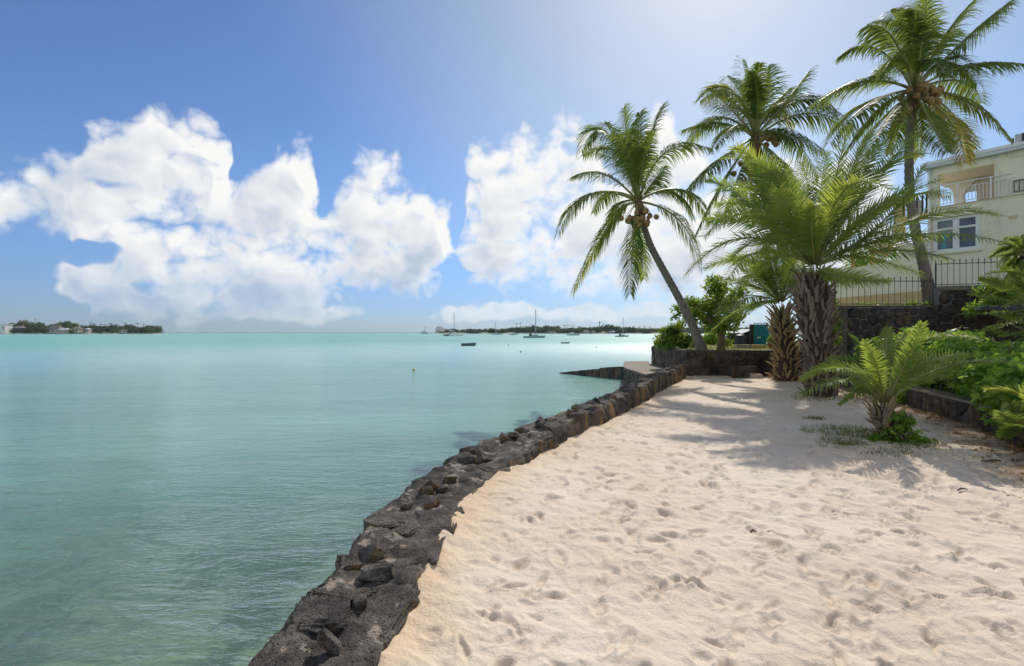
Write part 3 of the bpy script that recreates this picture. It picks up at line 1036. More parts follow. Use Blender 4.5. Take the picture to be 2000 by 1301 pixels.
def stone_panel(root, p0, p1, z0, z1, cell, gap, depth, mats, rng, name='stone'):
    """irregular stones, each its own object, proud of the wall face that runs from p0 to p1 (xy)"""
    p0, p1 = np.asarray(p0, float), np.asarray(p1, float)
    L = np.linalg.norm(p1 - p0)
    u = np.array(((p1 - p0)[0] / L, (p1 - p0)[1] / L, 0))
    n = np.array((u[1], -u[0], 0))
    if n.dot(np.array((-p0[0], -p0[1], 0))) < 0:
        n = -n
    org = root_org(root)
    for poly in voronoi_cells(L, z1 - z0, cell, rng):
        c = np.mean(poly, 0)
        P = [np.array(q) for q in poly]
        # round the corners: cut each one
        Q = []
        for i in range(len(P)):
            a, b, d = P[i - 1], P[i], P[(i + 1) % len(P)]
            Q += [b + (a - b) * 0.18, b + (d - b) * 0.18]
        k = len(Q)
        size = np.sqrt(max(1e-4, np.mean([np.sum((q - c) ** 2) for q in Q])))
        s0 = max(0.3, 1 - gap / size)
        dd = depth * rng.uniform(0.5, 1.3)
        vs = []
        for (sc, dz) in ((s0, -0.02), (s0 * 0.98, dd * 0.55), (s0 * 0.80, dd)):
            for q in Q:
                w = (q - c) * sc
                jz = dz + rng.uniform(-0.1, 0.1) * depth * (dz > 0)
                vs.append(u * w[0] + np.array((0, 0, w[1])) + n * jz)
        vs.append(n * dd * 1.05)
        fs = []
        for r in range(2):
            for i in range(k):
                j = (i + 1) % k
                fs.append((r * k + i, r * k + j, (r + 1) * k + j, (r + 1) * k + i))
        for i in range(k):
            fs.append((2 * k + i, 2 * k + (i + 1) % k, 3 * k))
        if np.dot(np.cross(vs[1] - vs[0], vs[k] - vs[0]), (vs[0] + vs[1]) / 2) < 0:
            fs = [tuple(reversed(f)) for f in fs]
        me = mesh_np(name, vs, fs, mats[rng.randint(len(mats))])
        base = np.array((p0[0], p0[1], z0)) + u * c[0] + np.array((0, 0, c[1]))
        place(name, me, root, base - org)


TZ = 0.95     # terrace level
TA, TB, TC = (6.55, 24.0), (6.31, 18.57), (11.9, 18.4)


def build_terrace():
    rng = np.random.RandomState(11)
    root = thing('terrace_wall', (TB[0], TB[1], 0), 'dark basalt retaining wall of the raised lawn terrace at the end of the beach', 'wall')
    root['kind'] = 'thing'
    b = MB()
    b.hexa([(TA[0], TA[1], -1.6), (TB[0], TB[1], -1.6), (TB[0] + 0.35, TB[1] + 0.3, -1.6), (TA[0] + 0.4, TA[1], -1.6)],
           [(TA[0], TA[1], TZ), (TB[0], TB[1], TZ), (TB[0] + 0.35, TB[1] + 0.3, TZ), (TA[0] + 0.4, TA[1], TZ)])
    b.hexa([(TB[0] + 0.004, TB[1] + 0.004, -0.6), (TC[0], TC[1], -0.6), (TC[0], TC[1] + 0.35, -0.6), (TB[0] + 0.30, TB[1] + 0.35, -0.6)],
           [(TB[0] + 0.004, TB[1] + 0.004, TZ - 0.004), (TC[0], TC[1], TZ - 0.004), (TC[0], TC[1] + 0.35, TZ - 0.004), (TB[0] + 0.30, TB[1] + 0.35, TZ - 0.004)])
    b.build('wall_core', M['mortar_dark'], root)
    stone_panel(root, TA, TB, -0.3, TZ - 0.02, 0.44, 0.012, 0.035, [M['basalt_wall']], rng)
    stone_panel(root, TB, TC, -0.1, TZ - 0.02, 0.42, 0.014, 0.045, [M['basalt_wall'], M['basalt_red']], rng)
    # lawn
    lw = MB()
    lw.prism([(TB[0] + 0.28, TB[1] + 0.28), (TC[0], TC[1] + 0.3), (30, 18.6), (34, 40), (12.0, 40), (TA[0] + 0.36, TA[1] + 0.02)], 0.2, TZ - 0.03)
    tag(lw.build('lawn', M['lawn']), kind='structure')
    bw = MB()
    bw.hexa([(TA[0] + 0.004, TA[1] + 0.004, -1.6), (11.8, 40, -1.6), (12.2, 40, -1.6), (TA[0] + 0.4, TA[1], -1.6)],
            [(TA[0] + 0.004, TA[1] + 0.004, TZ - 0.01), (11.8, 40, TZ - 0.01), (12.2, 40, TZ - 0.01), (TA[0] + 0.4, TA[1], TZ - 0.01)])
    bw.build('return_wall', M['mortar_dark'], root)
    # a low buttress block and pale slabs along the foot of the wall
    o = MB().prism([(7.7, 17.9), (8.55, 17.86), (8.6, 18.44), (7.72, 18.46)], -0.1, 0.42)
    o = o.build('step_block', M['basalt_wall'], root)
    for (pa, pb, d, hh, lab, mt) in [((1350, 737), (1418, 737), 0.30, 0.07, 'long pale slab lying on the sand at the foot of the terrace wall', 'pale_stone'),
                                     ((1471, 740), (1489, 740), 0.34, 0.17, 'short pale stone block on the sand beside the dark buttress of the terrace wall', 'pale_stone')]:
        a, c = GP(*pa), GP(*pb)
        b = MB()
        y0 = min(a[1], 17.75)
        e = 0.015
        b.hexa([(a[0], y0, -0.05), (c[0], y0 - 0.05, -0.05), (c[0], y0 + d, -0.05), (a[0], y0 + d, -0.05)],
               [(a[0] + e, y0 + e, hh), (c[0] - e, y0 - 0.05 + e, hh * 0.9), (c[0] - e, y0 + d - e, hh), (a[0] + e, y0 + d - e, hh)])
        tag(b.build('stone_slab', M[mt]), lab, 'slab', 'pale slabs at the foot of the terrace wall')


build_terrace()


def build_landing():
    # stone landing beside the sea wall and its arm sinking into the water
    root = thing('landing', (4.7, 19.5, SEA), 'sandy-topped stone landing between the sea wall end and the water', 'landing')
    poly = [(4.72, 17.2), (5.55, 17.1), (6.24, 18.6), (6.5, 24.1), (7.0, 26.2), (5.75, 26.2), (4.74, 21.7)]
    b = MB()
    b.prism(poly, -1.7, 0.07)
    b.build('base', M['mortar_dark'], root)
    rg = np.random.RandomState(4)
    stone_panel(root, (4.72, 17.2), (4.74, 21.7), -0.95, 0.06, 0.36, 0.012, 0.05, [M['basalt_wall']], rg)
    stone_panel(root, (4.74, 21.7), (5.75, 26.2), -0.95, 0.06, 0.36, 0.012, 0.05, [M['basalt_wall']], rg)
    c = np.mean(poly, 0)
    top = [tuple(c + (np.array(p) - c) * 1.004) for p in poly]
    b = MB()
    b.prism(top, 0.074, 0.115)
    b.build('capping', M['concrete'], root)
    jr = thing('jetty_arm', (4.0, 28.0, SEA), 'low dark stone spur running out from the landing and sinking into the lagoon', 'jetty')
    a0, a1 = np.array((5.62, 26.0)), np.array((2.75, 30.0))
    d = (a1 - a0) / np.linalg.norm(a1 - a0)
    nrm = np.array((-d[1], d[0]))
    if nrm[1] < 0:
        nrm = -nrm
    rng = np.random.RandomState(3)
    n = 9
    for i in range(n):        # separate blocks
        s0, s1 = i / n + 0.004, (i + 1) / n - 0.004
        z0, z1 = -0.16 - 0.62 * s0 ** 1.15, -0.16 - 0.62 * s1 ** 1.15
        p0, p1 = a0 + (a1 - a0) * s0, a0 + (a1 - a0) * s1
        w = 1.0 + rng.uniform(-0.08, 0.08)
        k = rng.uniform(-0.04, 0.04)
        b = MB()
        q = [p0, p1, p1 + nrm * w, p0 + nrm * w]
        b.hexa([(x, y, -1.7) for x, y in q], [(q[0][0], q[0][1], z0 + k), (q[1][0], q[1][1], z1 + k), (q[2][0], q[2][1], z1 + k), (q[3][0], q[3][1], z0 + k)], 0)
        b.m[1] = 1
        b.build('block', [M['basalt_wall'], M['concrete']], jr)


build_landing()

HD, HE, HG = (9.75, 15.5), (12.90, 15.5), (16.6, 14.2)


def build_garden_walls():
    rng = np.random.RandomState(17)
    # high mortared basalt wall below the house
    root = thing('garden_wall', (HD[0], HD[1], 0), 'tall basalt garden wall with pale mortar joints below the iron railings', 'wall')
    root['kind'] = 'thing'

    def run(p0, p1, z0, z1, t=0.4, name='wall_core', mat='mortar_pale'):
        p0, p1 = np.array(p0), np.array(p1)
        d = (p1 - p0) / np.linalg.norm(p1 - p0)
        n = np.array((-d[1], d[0]))
        if n.dot(p0) < 0:
            n = -n
        q = [p0, p1, p1 + n * t, p0 + n * t]
        b = MB()
        b.hexa([(x, y, z0) for x, y in q], [(x, y, z1) for x, y in q])
        return b.build(name, M[mat], root)
    run(HD, HE, -0.2, 2.36)
    run(HE, HG, -0.2, 2.86)
    run((HD[0] + 0.003, HD[1] + 0.003), (10.6, 18.6), -0.2, 2.32, 0.35, 'wall_core', 'mortar_dark')
    stone_panel(root, HD, HE, 0.5, 2.36, 0.36, 0.014, 0.05, [M['basalt_wall'], M['basalt_red']], rng)
    stone_panel(root, HE, HG, 0.5, 2.86, 0.40, 0.016, 0.05, [M['basalt_wall'], M['basalt_red']], rng)
    o = run((HE[0] + 0.01, HE[1] - 0.05), (HG[0], HG[1] - 0.05), 2.864, 2.99, 0.5, 'coping', 'concrete')
    o = run((HD[0], HD[1] + 0.03), (HE[0] - 0.02, HE[1] + 0.03), 2.364, 2.41, 0.34, 'coping', 'mortar_dark')
    # ground behind it
    b = MB()
    b.prism([(10.05, 15.9), (12.9, 15.9), (17, 14.6), (34, 10), (40, 40), (27, 40), (17.2, 26), (12.1, 18.7)], 0.0, 2.30)
    tag(b.build('upper_terrace', M['earth']), kind='structure')
    # low planter wall
    pr = thing('planter_wall', (PLANTER[2][0], PLANTER[2][1], 0), 'low dark stone wall edging the raised hedge bed', 'wall')
    pr['kind'] = 'thing'
    for i in range(len(PLANTER) - 1):
        p0, p1 = PLANTER[i], PLANTER[i + 1]
        d = (p1 - p0) / np.linalg.norm(p1 - p0)
        n = np.array((-d[1], d[0]))
        if n[0] < 0:
            n = -n
        e = 0.002 * i
        q = [p0, p1, p1 + n * 0.3, p0 + n * 0.3]
        b = MB()
        b.hexa([(x, y, -0.25) for x, y in q], [(x, y, 0.40 + e) for x, y in q])
        b.build('wall_core', M['mortar_dark'], pr)
        if i < 4:
            stone_panel(pr, p0, p1, -0.1, 0.40, 0.30, 0.012, 0.035, [M['basalt_wall'], M['basalt_red']], rng)
        b = MB()
        q = [p0 - n * 0.02, p1 - n * 0.02, p1 + n * 0.32, p0 + n * 0.32]
        b.hexa([(x, y, 0.404 + 2 * e) for x, y in q], [(x, y, 0.445 + 2 * e) for x, y in q])
        b.build('coping', M['mortar'], pr)
    b = MB()
    poly = [tuple(p + np.array((0.25, 0.0))) for p in PLANTER] + [(14, 3.0), (17, 13.8), (12.9, 15.45), (10.6, 15.45)]
    b.prism(poly[::1] if True else poly, -0.2, 0.36)
    tag(b.build('planter_bed', M['earth']), kind='structure')


build_garden_walls()


# ------------------------------------------------------------------ palms
def nrm(v):
    return v / (np.linalg.norm(v) + 1e-9)


ZUP = np.array((0.0, 0.0, 1.0))


def frond_geo(P0, Mi, P2, kind, rng, dry=0.0, tipdry=0.0):
    """leaflets and midrib of one pinnate leaf whose midrib runs P0 - Mi - P2"""
    C = 2 * Mi - 0.5 * (P0 + P2)
    if kind == 'coco':
        NL, t0, Lm, w, alpha, droop, vee = 74, 0.17, 1.02, 0.040, 0.92, 0.42, 0.10
    elif kind == 'date':
        NL, t0, Lm, w, alpha, droop, vee = 88, 0.09, 0.52, 0.027, 0.80, 0.14, 0.42
    else:   # young palm
        NL, t0, Lm, w, alpha, droop, vee = 58, 0.10, 0.36, 0.025, 0.80, 0.10, 0.38

    def B(t):
        return (1 - t) ** 2 * P0 + 2 * t * (1 - t) * C + t * t * P2

    def D(t):
        return nrm(2 * (1 - t) * (C - P0) + 2 * t * (P2 - C))
    length = np.linalg.norm(Mi - P0) + np.linalg.norm(P2 - Mi)
    Lm = Lm * min(1.15, max(0.6, length / (3.6 if kind == 'coco' else 2.4)))
    curv = P0 - 2 * C + P2
    roll = rng.normal(0, 0.35)
    V, Fc, Ti = [], [], []
    base_t = rng.uniform(0.1, 0.9)
    for i in range(NL):
        for sd in (-1, 1):
            t = t0 + (1 - t0) * ((i + rng.uniform(0, 0.9)) / NL)
            p, T_ = B(t), D(t)
            U = ZUP - T_ * T_.dot(ZUP)
            if np.linalg.norm(U) < 0.45:
                U = U + nrm(-curv) * 0.6
                U = U - T_ * T_.dot(U)
            U = nrm(U)
            S = np.cross(T_, U)
            U, S = U * math.cos(roll) + S * math.sin(roll), S * math.cos(roll) - U * math.sin(roll)
            prof = min(1.0, 0.35 + 2.4 * (t - t0)) * (1.0 - 0.62 * max(0.0, (t - 0.45) / 0.55) ** 1.6)
            L = Lm * prof * rng.uniform(0.85, 1.1)
            al = alpha * (1.0 - 0.55 * max(0, t - 0.5)) * rng.uniform(0.9, 1.1)
            vv = vee * rng.uniform(0.3, 1.4) * (1 if kind == 'coco' or i % 2 else -0.3)
            d = nrm(T_ * math.cos(al) + S * sd * math.sin(al) + U * vv)
            dr = droop * rng.uniform(0.6, 1.5)
            pts = [p]
            dirs = []
            seg = 4 if kind == 'coco' else 3
            for s in range(seg):
                pts.append(pts[-1] + d * L / seg)
                dirs.append(d)
                d = nrm(d + np.array((0, 0, -dr)) + 0.10 * dr * rng.normal(size=3))
            b0 = len(V)
            ws = (0.55, 1.0, 0.85, 0.5, 0.06) if seg == 4 else (0.6, 1.0, 0.7, 0.06)
            brk = dry + tipdry * max(0, t - 0.55) * 2.2
            tint = min(2.0, max(0, base_t + rng.normal(0, 0.12)) + brk * rng.uniform(0.6, 1.3))
            for s in range(seg + 1):
                dd = dirs[min(s, seg - 1)]
                Wv = T_ - dd * T_.dot(dd)
                if np.linalg.norm(Wv) < 0.1:
                    Wv = S
                Wv = nrm(nrm(Wv) + 0.35 * U * sd)
                hw = 0.5 * w * ws[s] * (1.15 if prof > 0.8 else 0.9)
                V.append(pts[s] + Wv * hw)
                V.append(pts[s] - Wv * hw)
                Ti += [tint + 0.12 * s / seg] * 2
            for s in range(seg):
                a = b0 + 2 * s
                Fc.append((a, a + 1, a + 3, a + 2))
    mb = MB()
    n = 11
    r0 = 0.040 if kind == 'coco' else (0.022 if kind == 'date' else 0.016)
    mb.tube([B(k / (n - 1)) for k in range(n)], [r0 * (1.35 - 1.25 * (k / (n - 1)) ** 0.8) for k in range(n)], 5)
    return np.array(V), np.array(Fc), np.array(Ti), mb


def add_frond(root, P0, Mi, P2, kind, rng, dry=0.0, tipdry=0.0):
    V, Fc, Ti, mb = frond_geo(P0, Mi, P2, kind, rng, dry, tipdry)
    o = part('frond', V, Fc, M['coco_leaf'] if kind == 'coco' else M['date_leaf'], root, attrs={'tint': Ti}, smooth=True)
    mb.build('midrib', M['midrib'] if kind == 'coco' else M['midrib_date'], o, smooth=True)
    return o


def crown(root, C, Yc, fronds, kind, rng, Lt, extra=0, extra_el=(0.1, 1.3), tipdry=0.12):
    """fronds: (mid px, mid py, tip px, tip py[, depth sign[, dryness]]) as seen from the beach, C: heart of the crown"""
    C = np.asarray(C, float)
    for k, fr in enumerate(fronds):
        mx, my, tx, ty = fr[:4]
        sg = fr[4] if len(fr) > 4 else (1 if k % 2 else -1)
        dry = 0.7 * fr[5] if len(fr) > 5 else 0.0
        flat_m, flat_t = PX(mx, my, Yc), PX(tx, ty, Yc)
        d = np.linalg.norm(flat_m - C) + np.linalg.norm(flat_t - flat_m)
        dep = sg * min(0.55 * Lt, math.sqrt(max(0.02, Lt * Lt - d * d)) * 0.62)
        Mi, Ti = PX(mx, my, Yc + 0.5 * dep), PX(tx, ty, Yc + dep)
        P0 = C + nrm(Mi - C) * 0.10
        add_frond(root, P0, Mi, Ti, kind, rng, dry, tipdry)
    for k in range(extra):
        a = 2 * math.pi * (k + rng.uniform(0, 0.8)) / max(1, extra)
        e = rng.uniform(*extra_el)
        dr = np.array((math.cos(a) * math.cos(e), math.sin(a) * math.cos(e), math.sin(e)))
        L = Lt * rng.uniform(0.7, 0.95)
        Mi = C + dr * L * 0.52 + ZUP * 0.10 * L
        Ti = C + nrm(dr * np.array((1, 1, 0.5))) * L * 0.95 - ZUP * L * 0.18 * (1.2 - e)
        add_frond(root, C + dr * 0.1, Mi, Ti, kind, rng, 0.0, tipdry)


def coconut_palm(label, trunk_px, Yc, heart, fronds, rng, Lt, r0, r1, nuts, extra, dy_base=0.0):
    pts = []
    n = len(trunk_px)
    for i, (x, y) in enumerate(trunk_px):
        pts.append(PX(x, y, Yc + dy_base * (1 - i / (n - 1))))
    root = thing('coconut_palm', pts[0], label, 'palm tree', 'coconut palms')
    # smooth trunk with leaf-scar rings
    P = np.array(pts)
    tt = np.linspace(0, 1, len(P))
    m = 110
    u = np.linspace(0, 1, m)
    Q = np.stack([np.interp(u, tt, P[:, k]) for k in range(3)], 1)
    ker = np.hanning(25)
    ker /= ker.sum()
    Qp = np.concatenate([Q[0] + (np.arange(-12, 0)[:, None]) * (Q[1] - Q[0]), Q, Q[-1] + np.arange(1, 13)[:, None] * (Q[-1] - Q[-2])])
    Q = np.stack([np.convolve(Qp[:, k], ker, mode='valid') for k in range(3)], 1)
    Q[0] -= np.array((0, 0, 0.15))
    rad = []
    for k in range(m):
        f = k / (m - 1)
        r = r0 + (r1 - r0) * min(1, f * 1.15) + 0.5 * r0 * math.exp(-f * 16)
        rad.append(r * (1.0 + (0.055 if k % 3 == 0 else -0.02) + 0.02 * math.sin(k * 1.7)))
    b = MB()
    b.tube(Q, rad, 14)
    b.build('trunk', M['coco_trunk'], root, smooth=True)
    C = PX(heart[0], heart[1], Yc)
    # crownshaft: fibre and the sheaths of the leaves
    top = Q[-1]
    b = MB()
    ax = C - top
    b.tube([top - 0.1 * nrm(ax), top + 0.25 * ax, top + 0.6 * ax, C, C + 0.28 * nrm(ax)], [r1 * 1.0, r1 * 1.55, r1 * 1.5, r1 * 1.05, r1 * 0.3], 9)
    b.build('crown_fibre', M['husk'], root, smooth=True)
    crown(root, C, Yc, fronds, 'coco', rng, Lt, extra)
    ico_v, ico_f = icosphere(2)
    shape = ico_v * np.array((0.5, 0.5, 0.62))
    shape *= (1 + 0.06 * np.cos(3 * np.arctan2(ico_v[:, 1], ico_v[:, 0])))[:, None]
    me = mesh_np('coconut', shape, ico_f, M['nut'], smooth=True)
    org = root_org(root)
    for (nx, ny, cnt, spread) in nuts:
        c = PX(nx, ny, Yc)
        for k in range(cnt):
            off = np.array((rng.normal(0, spread), rng.normal(0, spread * 0.8), rng.normal(0, spread * 0.75)))
            off[1] += -0.26 if rng.rand() < 0.8 else 0.18
            s = rng.uniform(0.17, 0.225)
            place('coconut', me, root, c + off - org, rng.uniform(-0.7, 0.7, 3), (s, s, s))
        b = MB()
        for k in range(5):
            e = c + np.array((rng.normal(0, spread), -0.1, rng.normal(0, spread * 0.5)))
            b.tube([C - ZUP * 0.1, 0.5 * (C + e) + np.array((0, -0.1, 0.05)), e], [0.018, 0.014, 0.01], 4)
        b.build('fruit_stalk', M['midrib'], root)
    return root


def build_palms():
    rng = np.random.RandomState(31)
    # leaning palm at the terrace corner
    coconut_palm('slender coconut palm leaning seaward over the corner of the terrace wall', [(1371, 686), (1352, 632), (1325, 580), (1297, 530), (1272, 484), (1259, 448), (1253, 420)], 19.6, (1246, 392), [
        (1228, 300, 1218, 212, 1), (1262, 295, 1292, 210, 1), (1246, 290, 1250, 222, -1), (1185, 262, 1136, 296, -1), (1210, 290, 1180, 240, 1),
        (1178, 340, 1118, 346, 1), (1152, 380, 1091, 455, -1), (1196, 378, 1160, 416, 1), (1192, 436, 1121, 566, -1, 0.15), (1236, 470, 1231, 574, -1, 0.25),
        (1270, 362, 1298, 324, 1), (1328, 432, 1366, 526, -1, 0.35), (1312, 374, 1352, 424, 1, 0.1), (1330, 372, 1385, 430, 1, 0.2), (1208, 402, 1190, 450, 1),
        (1250, 470, 1258, 545, 1, 0.3), (1234, 315, 1196, 262, -1), (1256, 320, 1272, 262, -1), (1222, 330, 1170, 300, 1), (1242, 330, 1236, 260, 1)],
        rng, 4.1, 0.165, 0.115, [(1240, 436, 20, 0.21), (1264, 428, 10, 0.16)], 3)
    # middle palm, rising behind the date palm
    coconut_palm('coconut palm rising behind the large date palm, orange nuts hanging under its crown', [(1592, 692), (1570, 610), (1540, 520), (1512, 440), (1490, 372), (1480, 330), (1477, 305)], 19.8, (1474, 268), [
        (1464, 190, 1450, 116, 1), (1476, 180, 1484, 124, -1), (1490, 190, 1500, 130, 1), (1432, 180, 1366, 198, -1), (1420, 205, 1380, 175, 1),
        (1410, 242, 1334, 255, 1, 0.1), (1440, 245, 1395, 290, -1), (1524, 212, 1580, 140, 1), (1560, 196, 1634, 222, -1), (1530, 260, 1612, 300, -1, 0.1),
        (1545, 272, 1600, 345, 1, 0.3), (1408, 312, 1345, 372, -1, 0.25), (1418, 345, 1362, 452, 1, 0.45), (1440, 350, 1408, 430, -1, 0.5), (1520, 320, 1560, 400, -1, 0.4),
        (1454, 195, 1420, 150, 1), (1505, 215, 1540, 175, 1), (1468, 345, 1462, 425, -1, 0.3), (1450, 220, 1400, 205, 1), (1480, 190, 1468, 140, -1), (1500, 330, 1526, 430, 1, 0.4)],
        rng, 4.2, 0.19, 0.14, [(1454, 332, 18, 0.22), (1496, 278, 14, 0.19)], 3)
    # tall palm in front of the house
    coconut_palm('tallest coconut palm with curved grey trunk in front of the cream house', [(1818, 594), (1810, 545), (1800, 500), (1788, 450), (1777, 390), (1775, 320), (1777, 260), (1781, 215)], 16.4, (1785, 175), [
        (1690, 158, 1598, 198, -1), (1712, 96, 1640, 112, 1), (1742, 72, 1690, 52, -1), (1762, 66, 1738, 22, 1), (1790, 80, 1796, -14, 1),
        (1800, 85, 1812, -24, -1), (1840, 78, 1908, -2, 1), (1886, 78, 1974, 6, -1), (1895, 128, 2012, 128, -1), (1880, 158, 1916, 202, 1, 0.15),
        (1888, 198, 1972, 270, -1, 0.55), (1850, 212, 1906, 288, 1, 0.35), (1856, 238, 1886, 318, -1, 0.65), (1818, 240, 1850, 298, -1, 0.2), (1790, 240, 1794, 306, 1, 0.3),
        (1758, 242, 1736, 302, 1, 0.2), (1732, 232, 1686, 304, -1, 0.1), (1696, 204, 1622, 280, -1, 0.35), (1716, 216, 1645, 306, 1, 0.2), (1812, 118, 1850, 150, -1),
        (1760, 110, 1725, 140, -1), (1775, 90, 1765, 30, 1), (1820, 100, 1862, 60, 1), (1750, 130, 1700, 160, 1)],
        rng, 3.9, 0.165, 0.115, [(1774, 186, 15, 0.18), (1764, 222, 14, 0.18), (1806, 198, 15, 0.18), (1790, 226, 8, 0.10)], 2)


build_palms()


def leaf_base_mesh(name, mat, seed):
    """an old, cut leaf base: a curved strap that stands off the trunk, about 1 long"""
    rs = np.random.RandomState(seed)
    vs, fs = [], []
    n = 5
    bend = rs.uniform(0.20, 0.5)
    for k in range(n):
        t = k / (n - 1)
        w = 0.17 * (1 - 0.62 * t) * (1 + rs.uniform(-0.1, 0.1))
        th = 0.10 * (1 - 0.6 * t)
        x = 0.10 + bend * t * t
        z = -0.35 + t
        tw = rs.uniform(-0.05, 0.05)
        vs += [(x - th, -w, z), (x + th * 0.6, -w * 0.6 + tw, z), (x + th * 0.6, w * 0.6 + tw, z), (x - th, w, z)]
    for k in range(n - 1):
        for i in range(4):
            j = (i + 1) % 4
            fs.append((k * 4 + i, k * 4 + j, (k + 1) * 4 + j, (k + 1) * 4 + i))
    fs.append((4 * n - 4, 4 * n - 3, 4 * n - 2, 4 * n - 1))
    return mesh_np(name, vs, fs, mat)


def date_palm(label, base, top, r_base, r_mid, r_top, boots, boot_len, mats, rng, fronds, heart_px, Yc, Lt, extra, kind='date', el=(0.2, 1.3), lean=None, shag=0.0):
    base, top = np.asarray(base, float), np.asarray(top, float)
    root = thing('date_palm', base, label, 'palm tree', 'date palms')
    b = MB()
    n = 24
    Q, rad = [], []
    for k in range(n):
        f = k / (n - 1)
        p = base * (1 - f) + top * f + np.array((0.04 * math.sin(f * 5), 0, 0))
        Q.append(p - (np.array((0, 0, 0.2)) if k == 0 else 0))
        r = np.interp(f, [0, 0.12, 0.5, 0.85, 1.0], [r_base, r_base * 0.92, r_mid, r_top, r_top * 0.6])
        rad.append(r * (1 + 0.05 * math.sin(k * 2.3)))
    b.tube(Q, rad, 14)
    b.build('trunk', M['date_core'], root, smooth=True)
    vari = [leaf_base_mesh('leaf_base', mt, 60 + 7 * i + j) for i, mt in enumerate(mats) for j in range(4)]
    org = root_org(root)
    for k in range(boots):
        f = (k + 0.5) / boots
        a = k * 2.39996 + rng.normal(0, 0.12)
        p = base * (1 - f) + top * f + np.array((0.04 * math.sin(f * 5), 0, 0))
        r = float(np.interp(f, np.linspace(0, 1, n), rad)) * 0.90
        loc = p + np.array((math.cos(a) * r, math.sin(a) * r, 0)) - org
        L = boot_len * rng.uniform(0.75, 1.3) * (1.0 + 0.3 * f)
        lower = len(vari) // 2
        me = vari[rng.randint(len(vari))]
        tilt = rng.normal(0.16, 0.20) + shag * (1 - f) * 0.7
        o = place('leaf_base', me, root, loc, (rng.normal(0, 0.15), tilt, a), (L * rng.uniform(0.8, 1.5), L * rng.uniform(0.5, 1.1), L * rng.uniform(0.8, 1.25)))
    C = PX(heart_px[0], heart_px[1], Yc)
    crown(root, C, Yc, fronds, kind, rng, Lt, extra, el, 0.1)
    # bare, pale leaf stalks leaving the head of the trunk
    for k in range(16 if kind == 'date' else 6):
        a = 2 * math.pi * k / 16 + rng.uniform(0, 0.3)
        d = np.array((math.cos(a), math.sin(a), 0))
        L = 0.55 * boot_len * rng.uniform(1.2, 2.2)
        s = MB()
        q = top + d * r_top * 0.7 - ZUP * 0.2 * boot_len * rng.uniform(0, 2)
        s.tube([q, q + d * 0.35 * L + ZUP * 0.7 * L, q + d * 0.9 * L + ZUP * 1.25 * L], [0.05 * boot_len / 0.4, 0.035 * boot_len / 0.4, 0.012], 5)
        s.build('leaf_stalk', M['midrib_date'], root, smooth=True)
    return root


